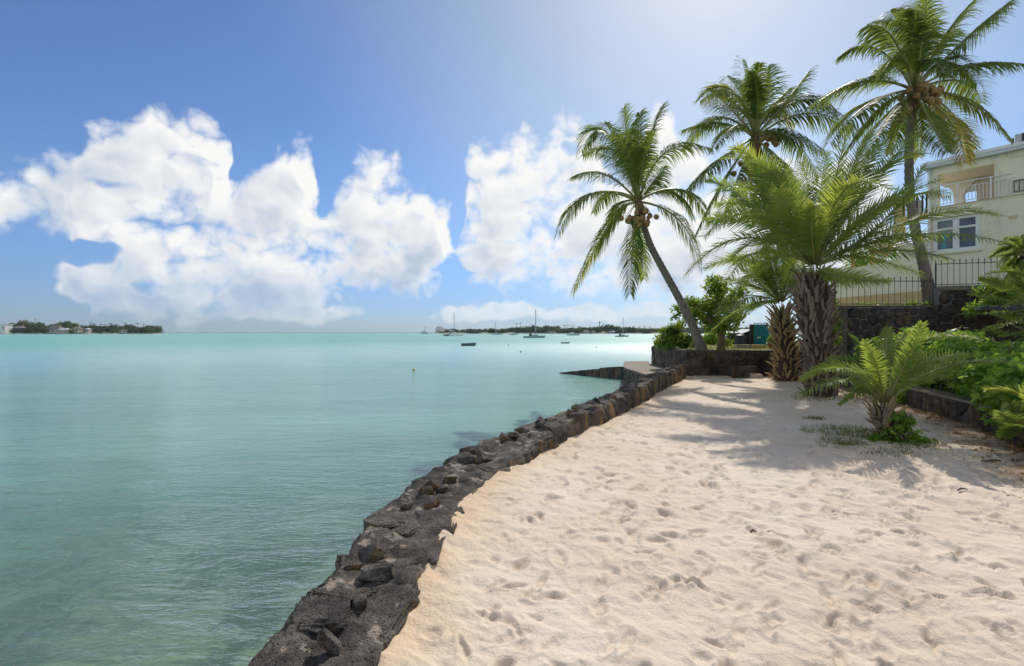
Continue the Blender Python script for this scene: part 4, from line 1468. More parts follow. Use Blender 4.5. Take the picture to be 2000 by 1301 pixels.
def build_date_palms():
    rng = np.random.RandomState(41)
    ya = GP(1605, 774)[1]
    A = [(1470, 425, 1374, 462, -1), (1500, 385, 1398, 372, -1), (1520, 352, 1415, 308, 1), (1535, 370, 1466, 318, -1), (1505, 415, 1400, 400, 1),
         (1622, 390, 1656, 252, -1), (1600, 400, 1612, 300, 1), (1690, 372, 1788, 262, -1), (1660, 375, 1720, 280, 1), (1700, 418, 1832, 352, -1),
         (1716, 440, 1800, 330, 1), (1800, 424, 1950, 420, -1), (1772, 460, 1962, 474, -1), (1576, 420, 1565, 318, 1), (1556, 410, 1510, 330, 1),
         (1528, 440, 1452, 420, -1), (1500, 468, 1432, 500, 1), (1492, 490, 1420, 545, -1), (1660, 460, 1740, 400, 1), (1590, 430, 1590, 400, -1),
         (1545, 470, 1470, 480, 1), (1640, 410, 1690, 310, 1), (1520, 500, 1450, 560, 1), (1672, 500, 1800, 536, 1), (1640, 540, 1735, 550, -1),
         (1585, 455, 1582, 405, -1), (1540, 395, 1490, 350, 1), (1668, 440, 1765, 372, -1), (1610, 430, 1640, 330, 1), (1550, 430, 1520, 370, -1),
         (1480, 436, 1384, 432, 1), (1468, 398, 1384, 352, 1), (1742, 398, 1858, 384, 1), (1722, 462, 1840, 470, 1), (1700, 350, 1806, 300, 1), (1500, 350, 1436, 290, -1), (1640, 380, 1700, 262, -1), (1720, 490, 1850, 505, -1)]
    date_palm('large date palm with thick shaggy trunk in the middle of the beach', GP(1603, 774), PX(1588, 538, ya), 0.35, 0.32, 0.37, 290, 0.27,
              [M['boot'], M['boot_dark'], M['boot']], rng, A, (1590, 520), ya, 3.6, 3, 'date', (0.2, 0.9))
    yb = GP(1536, 744)[1]
    Bf = [(1478, 560, 1418, 545, -1), (1470, 580, 1400, 610, -1), (1480, 550, 1440, 518, 1), (1500, 545, 1470, 510, -1), (1530, 530, 1530, 470, 1),
          (1555, 535, 1580, 480, 1), (1455, 600, 1388, 650, 1), (1490, 590, 1440, 620, -1), (1510, 530, 1500, 480, -1), (1570, 560, 1610, 530, 1), (1480, 535, 1425, 500, 1)]
    date_palm('smaller date palm with tan leaf bases standing behind the large date palm', GP(1535, 745), PX(1528, 610, yb), 0.36, 0.29, 0.24, 170, 0.30,
              [M['boot_tan'], M['boot_tan']], rng, Bf, (1524, 592), yb, 3.0, 6, 'date', (0.3, 1.3), None, 0.55)
    yc = GP(1730, 858)[1]
    Cf = [(1772, 700, 1802, 632, -1), (1850, 716, 1998, 712, -1), (1660, 742, 1562, 772, -1), (1680, 712, 1620, 700, 1), (1700, 700, 1660, 655, 1),
          (1730, 690, 1735, 640, 1), (1690, 730, 1610, 722, -1), (1780, 740, 1850, 735, 1), (1700, 756, 1640, 790, 1), (1755, 700, 1770, 650, 1), (1790, 716, 1890, 690, 1),
          (1712, 716, 1690, 668, -1)]
    date_palm('young date palm growing low on the sand with spreading feathery fronds', GP(1730, 860), PX(1728, 795, yc), 0.15, 0.15, 0.13, 80, 0.15,
              [M['boot'], M['boot_tan']], rng, Cf, (1728, 790), yc, 1.75, 3, 'young', (0.3, 1.2), None, 0.8)
    # palms in the bed at the right, of which only the leaves reach into view
    yd = 10.2
    Df = [(1960, 585, 1895, 575, -1), (1960, 610, 1882, 612, 1), (1965, 560, 1915, 545, 1), (1970, 630, 1905, 650, -1), (1985, 545, 1950, 520, 1), (1990, 650, 1930, 640, -1), (2060, 520, 2080, 440, 1),
          (2100, 560, 2200, 540, -1), (2090, 600, 2180, 640, 1), (2010, 580, 1960, 600, -1), (2000, 560, 1940, 575, 1), (2000, 620, 1940, 610, 1)]
    date_palm('date palm at the edge of the bed whose fronds hang over the dark shelter', (PX(2050, 700, yd)[0], yd, 0.36), PX(2045, 610, yd), 0.25, 0.24, 0.22, 40, 0.28,
              [M['boot'], M['boot']], rng, Df, (2042, 600), yd, 1.6, 3, 'young', (0.3, 1.2))
    ye = 6.1
    Ef = [(1985, 822, 1958, 808, -1), (1990, 835, 1962, 852, 1), (1995, 815, 1975, 790, 1), (2060, 800, 2070, 740, 1), (2100, 810, 2160, 790, -1), (2030, 790, 2020, 740, -1)]
    date_palm('small palm seedling at the foot of the planter wall, only its leaf tips showing', (PX(2040, 880, ye)[0], ye, 0.0), PX(2036, 850, ye), 0.08, 0.07, 0.06, 10, 0.14,
              [M['boot'], M['boot']], rng, Ef, (2036, 842), ye, 0.75, 2, 'young', (0.3, 1.2))
    # dark, stiff-leaved cycad on the upper terrace
    yf = 13.6
    root = thing('cycad', (PX(2010, 545, yf)[0], yf + 1.2, 2.3), 'dark spiky cycad crown on the terrace beside the upper railing', 'plant')
    C = PX(2003, 500, yf)
    Ff = [(1972, 488, 1948, 520, -1), (1975, 478, 1952, 478, 1), (1980, 468, 1962, 470, -1), (1970, 500, 1950, 545, -1), (1985, 505, 1968, 556, 1), (1995, 470, 1990, 462, 1),
          (1975, 495, 1946, 500, -1), (1980, 510, 1955, 530, 1), (1995, 520, 1985, 560, -1), (2020, 480, 2040, 470, 1), (2030, 500, 2060, 520, -1), (1988, 480, 1970, 466, 1)]
    crown(root, C, yf, Ff, 'young', rng, 0.95, 5, (0.2, 1.2), 0.0)
    b = MB()
    g0 = np.array((C[0] + 0.15, yf + 1.2, 2.28))
    b.tube([g0, g0 + np.array((0, -0.4, 0.5)), C], [0.16, 0.14, 0.10], 9)
    b.build('stem', M['date_core'], root, smooth=True)


build_date_palms()


# ------------------------------------------------------------------ broad-leaved plants
def leaf_cloud(blobs, n, size, rng, shell=0.45, aspect=0.55, up=0.35, heart=False):
    """n small leaves spread through ellipsoids (cx, cy, cz, rx, ry, rz); returns verts, quads, tint"""
    bl = np.array(blobs, float)
    vol = (bl[:, 3] * bl[:, 4] * bl[:, 5]) ** 0.75
    ch = rng.choice(len(bl), n, p=vol / vol.sum())
    d = rng.normal(size=(n, 3))
    d /= np.linalg.norm(d, axis=1)[:, None]
    r = (1 - shell * rng.rand(n) ** 1.6) * (1 + 0.10 * rng.normal(size=n))
    c = bl[ch, :3] + d * bl[ch, 3:6] * r[:, None]
    nr = d * 0.9 + rng.normal(size=(n, 3)) * 0.65 + np.array((0, 0, up))
    nr /= np.linalg.norm(nr, axis=1)[:, None]
    t = np.cross(nr, rng.normal(size=(n, 3)))
    t[:, 2] -= 0.35
    t -= nr * np.sum(t * nr, 1)[:, None]
    t /= np.linalg.norm(t, axis=1)[:, None] + 1e-9
    s = np.cross(nr, t)
    L = size * rng.uniform(0.6, 1.3, n)[:, None]
    w = L * aspect * 0.5
    k = 0.35 if not heart else 0.22
    v = np.stack([c, c + t * L * k + s * w - nr * L * 0.05, c + t * L - nr * L * 0.12, c + t * L * k - s * w - nr * L * 0.05], 1).reshape(-1, 3)
    f = np.arange(4 * n).reshape(n, 4)
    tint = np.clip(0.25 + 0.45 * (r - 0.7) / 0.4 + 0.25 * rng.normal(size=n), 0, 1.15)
    return v, f, np.repeat(tint, 4)


def plant(name, label, cat, loc, blobs, n, size, mat, rng, stems=None, stem_mat='bark_dark', group=None, **kw):
    root = thing(name, loc, label, cat, group)
    v, f, t = leaf_cloud(blobs, n, size, rng, **kw)
    part('foliage', v, f, M[mat], root, attrs={'tint': t})
    for (pts, rad) in (stems or []):
        b = MB()
        b.tube(pts, rad, 7)
        b.build('stem', M[stem_mat], root, smooth=True)
    return root


def build_plants():
    rng = np.random.RandomState(51)
    # leafy hedge over the bed
    blobs = []
    for k in range(64):
        f = rng.rand()
        y = 14.2 - 7.6 * f
        top = float(np.interp(y, [6.5, 8.5, 11, 14.2], [1.12, 1.34, 1.55, 1.62]))
        off = rng.uniform(0.15, 1.9)
        r = rng.uniform(0.32, 0.5)
        z = rng.uniform(0.65, top - 0.3) if off < 0.7 else top - rng.uniform(0.25, 0.5)
        blobs.append((float(planter_x(y)) + off, y, z, r, r, r * 0.85))
    for k in range(20):   # trailing over the low wall
        y = rng.uniform(6.6, 9.2)
        r = rng.uniform(0.18, 0.3)
        blobs.append((float(planter_x(y)) + rng.uniform(-0.02, 0.2), y, rng.uniform(0.45, 0.85), r, r, r * 1.1))
    stems = []
    for k in range(14):
        y = rng.uniform(7, 14)
        x = float(planter_x(y)) + rng.uniform(0.3, 1.2)
        stems.append(([(x, y, 0.3), (x + rng.uniform(-0.1, 0.1), y, 0.8), (x + rng.uniform(-0.3, 0.3), y + rng.uniform(-0.2, 0.2), 1.35)], [0.03, 0.024, 0.01]))
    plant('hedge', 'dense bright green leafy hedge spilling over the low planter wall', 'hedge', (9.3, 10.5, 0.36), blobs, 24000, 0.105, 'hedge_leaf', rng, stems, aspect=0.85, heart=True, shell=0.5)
    # ivy-like leaves round the young palm's foot
    g = GP(1742, 860)
    plant('creeper', 'clump of dark green creeper leaves at the foot of the young date palm', 'plant', (g[0], g[1], 0), [(g[0] + 0.02, g[1] - 0.16, 0.13, 0.24, 0.16, 0.16), (g[0] - 0.14, g[1] - 0.14, 0.10, 0.16, 0.12, 0.12), (g[0] + 0.08, g[1] - 0.12, 0.32, 0.13, 0.12, 0.12), (g[0] - 0.06, g[1] - 0.16, 0.36, 0.10, 0.08, 0.08), (g[0] + 0.30, g[1] - 0.2, 0.05, 0.16, 0.10, 0.05), (g[0] - 0.30, g[1] - 0.1, 0.05, 0.12, 0.10, 0.06)], 640, 0.07, 'hedge_leaf', rng,
          [([(g[0], g[1] - 0.1, -0.02), (g[0], g[1] - 0.12, 0.2)], [0.012, 0.006])], aspect=0.8)
    # small tuft of green against the planter wall
    x0, y0 = float(planter_x(11.0)) - 0.12, 11.0
    plant('weed', 'dark green weed growing against the foot of the planter wall', 'plant', (x0, y0, 0), [(x0, y0, 0.22, 0.22, 0.2, 0.22)], 300, 0.09, 'hedge_leaf', rng, [([(x0, y0, -0.02), (x0, y0, 0.25)], [0.012, 0.006])])
    # tree on the terrace
    b0 = PX(1407, 684, 20.2)
    b0[2] = TZ - 0.05
    y = 20.2
    cr = []
    for (px, py, r) in [(1405, 590, 0.8), (1375, 600, 0.65), (1430, 595, 0.6), (1400, 562, 0.6), (1385, 625, 0.55), (1425, 620, 0.6), (1350, 590, 0.45), (1360, 615, 0.35), (1415, 640, 0.5), (1445, 570, 0.45), (1395, 548, 0.4), (1395, 640, 0.4)]:
        c = PX(px, py, y + rng.uniform(-0.7, 0.7))
        cr.append((c[0], c[1], c[2], r * 0.85, r, r * 0.6))
    root = thing('garden_tree', b0, 'small bushy tree with a pale brown trunk on the terrace lawn', 'tree')
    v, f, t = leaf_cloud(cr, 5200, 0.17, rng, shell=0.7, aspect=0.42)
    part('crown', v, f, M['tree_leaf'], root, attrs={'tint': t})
    fork = PX(1405, 640, y)
    b = MB()
    b.tube([b0 - ZUP * 0.1, PX(1410, 665, y), fork], [0.19, 0.14, 0.13], 10)
    for c in cr[:9]:
        e = np.array(c[:3])
        b.tube([fork - ZUP * 0.15, 0.5 * (fork + e) + rng.normal(0, 0.1, 3), e], [0.085, 0.05, 0.015], 7)
    b.build('trunk', M['bark'], root, smooth=True)
    # second, thin shrub tree with light crown beside the leaning palm
    y = 22.0
    b0 = PX(1330, 672, y)
    b0[2] = TZ - 0.05
    cr = []
    for (px, py, r) in [(1322, 602, 0.28), (1335, 612, 0.3), (1345, 622, 0.3), (1318, 618, 0.2), (1352, 606, 0.3), (1330, 632, 0.25)]:
        c = PX(px, py, y + rng.uniform(-0.4, 0.4))
        cr.append((c[0], c[1], c[2], r, r, r * 0.7))
    root = thing('sapling', b0, 'thin sapling with sparse light green leaves just seaward of the leaning palm', 'tree')
    v, f, t = leaf_cloud(cr, 650, 0.15, rng, shell=0.9, aspect=0.42)
    part('crown', v, f, M['tree_leaf'], root, attrs={'tint': t})
    b = MB()
    fork = PX(1333, 645, y)
    b.tube([b0 - ZUP * 0.1, fork], [0.05, 0.035], 7)
    for c in cr:
        b.tube([fork, np.array(c[:3])], [0.025, 0.008], 5)
    b.build('trunk', M['bark'], root, smooth=True)
    # bare twiggy sapling
    y = 23.0
    b0 = PX(1432, 678, y)
    b0[2] = TZ - 0.05
    root = thing('bare_sapling', b0, 'thin nearly leafless sapling beside the black water tank', 'tree')
    b = MB()
    tips = [(1448, 590), (1455, 602), (1438, 600), (1462, 612), (1428, 622), (1446, 612), (1470, 596), (1440, 580)]
    b.tube([b0 - ZUP * 0.1, PX(1434, 650, y), PX(1441, 625, y)], [0.04, 0.03, 0.02], 6)
    cl = []
    for (px, py) in tips:
        e = PX(px, py, y + rng.uniform(-0.4, 0.4))
        b.tube([PX(1436, 640, y), PX(0.5 * (1440 + px), 0.5 * (628 + py) + 2, y), e], [0.018, 0.012, 0.005], 4)
        cl.append((e[0], e[1], e[2], 0.16, 0.16, 0.12))
    b.build('trunk', M['bark_dark'], root, smooth=True)
    v, f, t = leaf_cloud(cl, 160, 0.11, rng, shell=0.9, aspect=0.4)
    part('crown', v, f, M['tree_leaf'], root, attrs={'tint': t})
    # bright bush at the sea corner of the terrace
    y = 21.0
    cr = []
    for (px, py, r) in [(1295, 664, 0.36), (1312, 652, 0.40), (1330, 662, 0.36), (1286, 670, 0.26), (1308, 668, 0.34), (1338, 672, 0.26), (1318, 640, 0.28), (1300, 645, 0.22), (1345, 660, 0.2)]:
        c = PX(px, py, y + rng.uniform(-0.5, 0.7))
        cr.append((c[0], c[1], max(c[2], TZ + 0.1), r, r, r * 0.75))
    bb = PX(1312, 678, y)
    bb[2] = TZ - 0.03
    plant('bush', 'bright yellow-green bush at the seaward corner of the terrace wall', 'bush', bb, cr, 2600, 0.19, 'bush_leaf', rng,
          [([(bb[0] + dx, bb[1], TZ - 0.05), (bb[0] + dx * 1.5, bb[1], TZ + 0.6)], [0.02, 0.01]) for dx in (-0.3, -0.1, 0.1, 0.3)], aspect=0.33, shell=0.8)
    # clipped dark bush further back, yellow croton beside the tree, red cordyline in a pot
    c = PX(1388, 664, 27.0)
    plant('bush', 'round dark green bush behind the tree on the terrace lawn', 'bush', (c[0], 27, TZ - 0.03), [(c[0], 27, TZ + 0.32, 0.42, 0.4, 0.36)], 900, 0.13, 'hedge_leaf', rng,
          [([(c[0], 27, TZ - 0.05), (c[0], 27, TZ + 0.3)], [0.03, 0.015])])
    c = PX(1420, 672, 21.2)
    plant('croton', 'small yellow-leaved shrub beside the terrace tree trunk', 'shrub', (c[0], 21.2, TZ - 0.03), [(c[0], 21.2, TZ + 0.22, 0.2, 0.18, 0.2)], 120, 0.17, 'bush_leaf', rng,
          [([(c[0], 21.2, TZ - 0.05), (c[0], 21.2, TZ + 0.25)], [0.02, 0.01])], aspect=0.35, shell=0.9)
    c = PX(1508, 664, 20.6)
    plant('croton', 'small light green shrub growing in the terracotta pot', 'shrub', (c[0], 20.6, TZ + 0.16), [(c[0], 20.6, TZ + 0.34, 0.2, 0.18, 0.18)], 150, 0.18, 'bush_leaf', rng,
          [([(c[0], 20.6, TZ + 0.12), (c[0], 20.6, TZ + 0.36)], [0.02, 0.01])], aspect=0.35, shell=0.9)
    # bright climbing shoot right of the big date palm trunk
    y = 13.9
    cr = []
    for (px, py, r) in [(1630, 610, 0.14), (1634, 630, 0.15), (1628, 650, 0.15), (1634, 665, 0.13), (1626, 590, 0.10)]:
        c = PX(px, py, y)
        cr.append((c[0], c[1], c[2], r, r, r * 1.3))
    c = PX(1630, 700, y)
    plant('shrub', 'yellow-green leafy shrub standing close behind the large date palm trunk', 'shrub', (c[0], y, 0), cr, 420, 0.12, 'bush_leaf', rng,
          [([(c[0], y, -0.02), (c[0] + 0.02, y, 1.2), (c[0], y, 2.2)], [0.02, 0.016, 0.006])], aspect=0.4, shell=0.9)
    # grassy plants on top of the garden wall
    y = 14.6
    cr = []
    for k in range(26):
        px = rng.uniform(1890, 2010)
        py = float(np.interp(px, [1890, 1930, 2010], [585, 566, 560])) + rng.uniform(-8, 28)
        c = PX(px, py, y - 0.05 * rng.rand())
        cr.append((c[0], c[1] - 0.1, c[2], 0.22, 0.18, 0.16))
    c = PX(1950, 570, y)
    plant('hanging_plant', 'green grassy plant hanging over the top of the tall garden wall', 'plant', (c[0], y, 2.8), cr, 3600, 0.20, 'hedge_leaf', rng,
          [([(c[0] + dx, y + 0.3, 2.3), (c[0] + dx, y, 3.1)], [0.02, 0.01]) for dx in (-0.4, 0.1, 0.5)], aspect=0.14, shell=0.9)
    # low plants along the foot of the lower railing
    cr = []
    for k in range(16):
        c = PX(rng.uniform(1645, 1830), rng.uniform(590, 598), 15.85)
        cr.append((c[0], 15.85, c[2], 0.16, 0.08, 0.06))
    plant('edging_plant', 'thin line of low weeds along the foot of the lower iron railing', 'plant', (11.3, 15.85, 2.3), cr, 500, 0.09, 'hedge_leaf', rng,
          [([(x, 15.85, 2.28), (x, 15.85, 2.42)], [0.008, 0.004]) for x in (10.3, 11.0, 11.8, 12.5)], aspect=0.3)
    # treetops behind the house ramp
    y = 33.0
    cr = []
    for k in range(12):
        px = rng.uniform(1660, 1760)
        c = PX(px, rng.uniform(480, 525), y + rng.uniform(-1, 1))
        cr.append((c[0], c[1], c[2], 0.8, 0.8, 0.6))
    c = PX(1705, 560, y)
    root = thing('background_tree', (c[0], y, 2.3), 'dark tree crown showing behind the timber pergola', 'tree')
    v, f, t = leaf_cloud(cr, 1500, 0.3, rng, shell=0.9, aspect=0.3)
    part('crown', v, f, M['tree_leaf'], root, attrs={'tint': t * 0.5})
    b = MB()
    b.tube([(c[0], y, 2.2), (c[0], y, 6.0)], [0.16, 0.08], 8)
    b.build('trunk', M['bark_dark'], root)

    # grass tufts on the sand and dry leaf litter
    def blades(spots, hgt, wid, lean):
        V, Fq, Tn = [], [], []
        for (x, y, s) in spots:
            a = rng.uniform(0, 6.28)
            d = np.array((math.cos(a), math.sin(a), 0))
            h_ = hgt * s * rng.uniform(0.5, 1.3)
            w_ = wid * rng.uniform(0.7, 1.3)
            side = np.array((-d[1], d[0], 0)) * w_
            p = np.array((x, y, -0.01))
            q = p + ZUP * h_ * 0.65 + d * h_ * lean * 0.35
            r_ = p + ZUP * h_ * 0.95 + d * h_ * lean
            b0 = len(V)
            V += [p - side, p + side, q + side * 0.7, q - side * 0.7, r_ + side * 0.1, r_ - side * 0.1]
            Fq += [(b0, b0 + 1, b0 + 2, b0 + 3), (b0 + 3, b0 + 2, b0 + 4, b0 + 5)]
            Tn += [rng.uniform(0, 1.1)] * 6
        return np.array(V), np.array(Fq), np.array(Tn)
    sp = []

    def patch(px, py, rx, ry, n, s=1.0):
        for _ in range(n):
            a, q = rng.uniform(0, 6.28), rng.rand() ** 0.7
            g = GP(px + rx * q * math.cos(a), py + ry * q * math.sin(a))
            sp.append((g[0], g[1], s))
    patch(1630, 840, 70, 10, 700, 0.6)
    patch(1690, 858, 90, 16, 1500, 0.7)
    patch(1790, 872, 60, 12, 900, 0.8)
    patch(1650, 868, 60, 12, 500, 0.6)
    patch(1600, 778, 60, 7, 700, 1.0)
    patch(1760, 885, 80, 10, 500, 0.6)
    patch(1540, 746, 30, 4, 300, 1.0)
    patch(1590, 818, 24, 4, 200, 0.6)
    patch(1700, 790, 50, 6, 200, 0.6)
    v, f, t = blades(sp, 0.09, 0.0035, 0.8)
    o = part('grass', v, f, M['grass'], attrs={'tint': t})
    tag(o, 'sparse short grass growing on the sand round the palms', 'grass', kind='stuff')
    sp = [(rng.uniform(6.5, 16), rng.uniform(18.9, 30), 1.0) for _ in range(5000)]
    sp = [s for s in sp if s[0] > 7.0 + 0.33 * max(0, s[1] - 24)]
    v, f, t = blades(sp, 0.09, 0.009, 0.6)
    v[:, 2] += TZ - 0.03
    o = part('lawn_grass', v, f, M['grass'], attrs={'tint': t + 0.3})
    tag(o, 'dry yellowish lawn grass on top of the terrace', 'grass', kind='stuff')
    # litter
    n = 4200
    yl = 4.6 + 9.0 * rng.rand(n) ** 1.1
    dl = np.abs(rng.normal(0, 0.42, n)) + 0.02
    xl = planter_x(yl) - dl
    c = np.stack([xl, yl, 0.03 + 0.03 * rng.rand(n) + 0.03 * np.exp(-dl / 0.2)], 1)
    a = rng.uniform(0, 6.28, n)
    t_ = np.stack([np.cos(a), np.sin(a), rng.normal(0, 0.25, n)], 1)
    s_ = np.stack([-np.sin(a), np.cos(a), rng.normal(0, 0.35, n)], 1)
    L = rng.uniform(0.02, 0.10, n)[:, None]
    wl = L * rng.uniform(0.08, 0.35, n)[:, None]
    v = np.stack([c - t_ * L / 2, c + s_ * wl / 2, c + t_ * L / 2, c - s_ * wl / 2], 1).reshape(-1, 3)
    o = part('leaf_litter', v, np.arange(4 * n).reshape(n, 4), M['litter'], attrs={'tint': np.repeat(rng.uniform(0, 1.4, n), 4)})
    tag(o, 'brown dry leaves and palm debris along the planter wall', 'litter', kind='stuff')
    # scraps of driftwood on the sand
    for k, (px, py, L, lab) in enumerate([(1940, 905, 0.28, 'dark stick lying on the sand below the planter wall'), (1880, 962, 0.13, 'short dark twig lying on the shaded sand'), (1472, 1046, 0.045, 'small dark seed husk lying on the open sand')]):
        g = GP(px, py)
        a = rng.uniform(-0.4, 0.4)
        d = np.array((math.cos(a), math.sin(a), 0))
        b = MB()
        b.tube([g - d * L / 2 + ZUP * 0.025, g + ZUP * 0.035 + np.array((0, 0.02, 0)), g + d * L / 2 + ZUP * 0.03], [0.007, 0.010, 0.004], 6)
        tag(b.build('twig', M['bark_dark'], None, smooth=True), lab, 'twig', 'scraps of wood on the sand')


build_plants()


# ------------------------------------------------------------------ house on the upper terrace
HC = np.array((21.1, 26.0))
HDR = np.array((0.573, -0.819))      # along the front, towards the viewer's right
HN = np.array((0.819, 0.573))        # into the house


def h_s(px, off=0.0):
    u = (px - 1000.0) / F
    a = HC + HN * off
    return float((u * a[1] - a[0]) / (HDR[0] - u * HDR[1]))


def h_xy(s, off=0.0):
    return HC + HN * off + HDR * s


def h_z(px, py, off=0.0):
    y = h_xy(h_s(px, off), off)[1]
    return float(H - (py - HORIZON) / F * y)


def hbox(b, s0, s1, o0, o1, z0, z1, mi=0):
    q = [h_xy(s0, o0), h_xy(s1, o0), h_xy(s1, o1), h_xy(s0, o1)]
    return b.hexa([(p[0], p[1], z0) for p in q], [(p[0], p[1], z1) for p in q], mi)


def hpoly(b, pts, o0, o1, mi=0):
    """polygon given by (s, z) on the front plane, thickened from depth o0 to o1"""
    n = len(pts)
    vs = [(*h_xy(s, o0), z) for s, z in pts] + [(*h_xy(s, o1), z) for s, z in pts]
    fs = [tuple(range(n)), tuple(range(2 * n - 1, n - 1, -1))] + [(i, n + i, n + (i + 1) % n, (i + 1) % n) for i in range(n)]
    return b.add(vs, fs, mi)


def build_house():
    zb = 2.2
    s_end = 11.0
    zroof = h_z(1812, 330)
    zopen = h_z(1835, 341)        # soffit over the balcony
    zfl = h_z(1835, 404)          # balcony floor
    root = thing('house', (HC[0], HC[1], zb), 'two-storey cream rendered house with balcony above the garden wall', 'house')
    sc = h_s(1832)                # inner edge of the corner pier
    so = h_s(1942)                # right end of the balcony opening
    w0, w1 = h_s(1826), h_s(1911)
    wz0, wz1 = h_z(1829, 492), h_z(1829, 432)
    # front wall in pieces round the window and the balcony opening
    b = MB()
    hbox(b, 0.0, w0, 0.0, 0.35, zb, zfl - 0.02)
    hbox(b, w1, s_end, 0.0, 0.35, zb, zfl - 0.02)
    hbox(b, w0, w1, 0.0, 0.35, zb, wz0)
    hbox(b, w0, w1, 0.0, 0.35, wz1, zfl - 0.02)
    hbox(b, 0.0, 0.35, 0.35, 7.0, zb, zfl - 0.02)
    b.build('lower_wall', M['cream'], root)
    b = MB()
    hbox(b, so, s_end, 0.0, 0.35, zfl + 0.002, zroof - 0.05)
    hbox(b, 0.0, so, 0.0, 0.35, zopen, zroof - 0.05)
    hbox(b, 0.0, sc, 0.0, 0.35, zfl + 0.002, zopen)
    b.build('upper_wall', M['cream'], root)
    # balcony: slab, back wall, soffit, side piers with their curved heads
    b = MB()
    hbox(b, -0.04, s_end, -0.10, 2.6, zfl - 0.016, zfl)
    b.build('balcony_slab', M['cream'], root)
    b = MB()
    hbox(b, 1.35, so, 2.4, 2.6, zfl + 0.002, zopen)
    hbox(b, so + 0.004, so + 0.2, 0.36, 2.4, zfl + 0.002, zopen)
    b.build('balcony_back_wall', M['peach'], root)
    b = MB()
    hbox(b, 0.02, so, 0.36, 2.6, zopen + 0.01, zopen + 0.1)
    b.build('balcony_ceiling', M['peach'], root)
    b = MB()   # arch on the open side
    hh = zopen - zfl
    pts = [(0.55, zfl + 0.002), (0.95, zfl + 0.002), (0.92, zfl + 0.55 * hh), (1.5, zopen), (-0.05, zopen), (0.10, zopen - 0.12 * hh)]
    for k in range(7):
        a = math.pi / 2 * (1 - k / 6)
        pts.append((0.10 + 0.45 * math.cos(a), zfl + 0.42 * hh + 0.46 * hh * math.sin(a)))
    hpoly(b, pts, 2.0, 2.35)
    b.build('arch', M['peach'], root)
    # balcony table edge and floor furniture hint: tiled dado on the back wall
    b = MB()
    hbox(b, 1.4, so - 0.02, 2.36, 2.396, zfl + 0.003, zfl + 0.42 * hh)
    b.build('dado', M['tan'], root)
    # roof slab with overhanging fascia, drain pipe
    b = MB()
    hbox(b, -0.16, s_end, -0.30, 7.2, zroof - 0.04, zroof + 0.22)
    rf = b.build('roof', M['fascia'], root)
    b = MB()
    hbox(b, -0.12, s_end, -0.33, -0.304, zroof + 0.12, zroof + 0.26)
    b.build('roof_edge', M['white'], rf)
    b = MB()
    p = h_xy(0.10, -0.06)
    b.tube([(p[0], p[1], zb), (p[0], p[1], zroof - 0.06)], 0.05, 8)
    b.build('drain_pipe', M['white'], root, smooth=True)
    b = MB()
    p = h_xy(h_s(1971), -0.05)
    b.tube([(p[0], p[1], zfl + 1.75), (p[0], p[1], zroof - 0.06)], 0.03, 6)
    q = h_xy(s_end, -0.05)
    b.tube([(p[0], p[1], zfl + 1.75), (q[0], q[1], zfl + 1.75)], 0.025, 6)
    b.build('cable_duct', M['cream'], root)
    # window with transom lights
    wr = MB()
    hbox(wr, w0 - 0.06, w0 + 0.10, -0.03, 0.12, wz0 - 0.06, wz1 + 0.06)
    hbox(wr, w1 - 0.10, w1 + 0.06, -0.03, 0.12, wz0 - 0.06, wz1 + 0.06)
    hbox(wr, w0 + 0.10, w1 - 0.10, -0.03, 0.12, wz0 - 0.06, wz0 + 0.09)
    hbox(wr, w0 + 0.10, w1 - 0.10, -0.03, 0.12, wz1 - 0.05, wz1 + 0.06)
    wm = 0.5 * (w0 + w1)
    zt = wz0 + 0.70 * (wz1 - wz0)
    hbox(wr, wm - 0.12, wm + 0.12, -0.026, 0.115, wz0 + 0.09, wz1 - 0.05)
    hbox(wr, w0 + 0.10, wm - 0.12, -0.022, 0.11, zt - 0.05, zt + 0.05)
    hbox(wr, wm + 0.12, w1 - 0.10, -0.022, 0.11, zt - 0.05, zt + 0.05)
    win = wr.build('window', M['white'], root)
    for (a0, a1) in ((w0 + 0.10, wm - 0.12), (wm + 0.12, w1 - 0.10)):
        for (c0, c1) in ((wz0 + 0.09, zt - 0.05), (zt + 0.05, wz1 - 0.05)):
            b = MB()
            hbox(b, a0 - 0.005, a1 + 0.005, 0.05, 0.07, c0 - 0.005, c1 + 0.005)
            b.build('pane', M['glass'], win)
    b = MB()
    hbox(b, w0 + 0.25, w0 + 0.45, 0.030, 0.045, wz0 + 0.11, zt - 0.06)
    b.build('curtain', M['curtain'], win)
    b = MB()
    hbox(b, w0 - 0.14, w1 + 0.14, -0.09, -0.035, wz0 - 0.16, wz0 - 0.062)
    b.build('sill', M['cream'], win)
    b = MB()
    hbox(b, w0 - 0.2, w1 + 0.25, -0.16, -0.004, wz1 + 0.10, wz1 + 0.17)
    b.build('window_hood', M['cream'], win)
    # air vent
    b = MB()
    sv, zv = h_s(1979), h_z(1979, 424)
    hbox(b, sv - 0.14, sv + 0.14, -0.02, -0.003, zv - 0.09, zv + 0.09)
    v = b.build('air_vent', M['tan'], root)
    for k in range(4):
        b = MB()
        hbox(b, sv - 0.12, sv + 0.12, -0.035, -0.022, zv - 0.075 + 0.045 * k, zv - 0.055 + 0.045 * k)
        b.build('slat', M['cream'], v)
    # white balcony railing
    rz = zfl + 1.02
    s_r = h_s(1977, -0.06)
    b = MB()
    hbox(b, 0.02, s_r, -0.085, -0.045, rz - 0.03, rz + 0.01)
    hbox(b, 0.02, s_r, -0.08, -0.05, zfl + 0.08, zfl + 0.11)
    hbox(b, 0.02, s_r, -0.08, -0.05, rz - 0.26, rz - 0.235)
    rail = b.build('balcony_railing', M['white'], root)
    k = 0
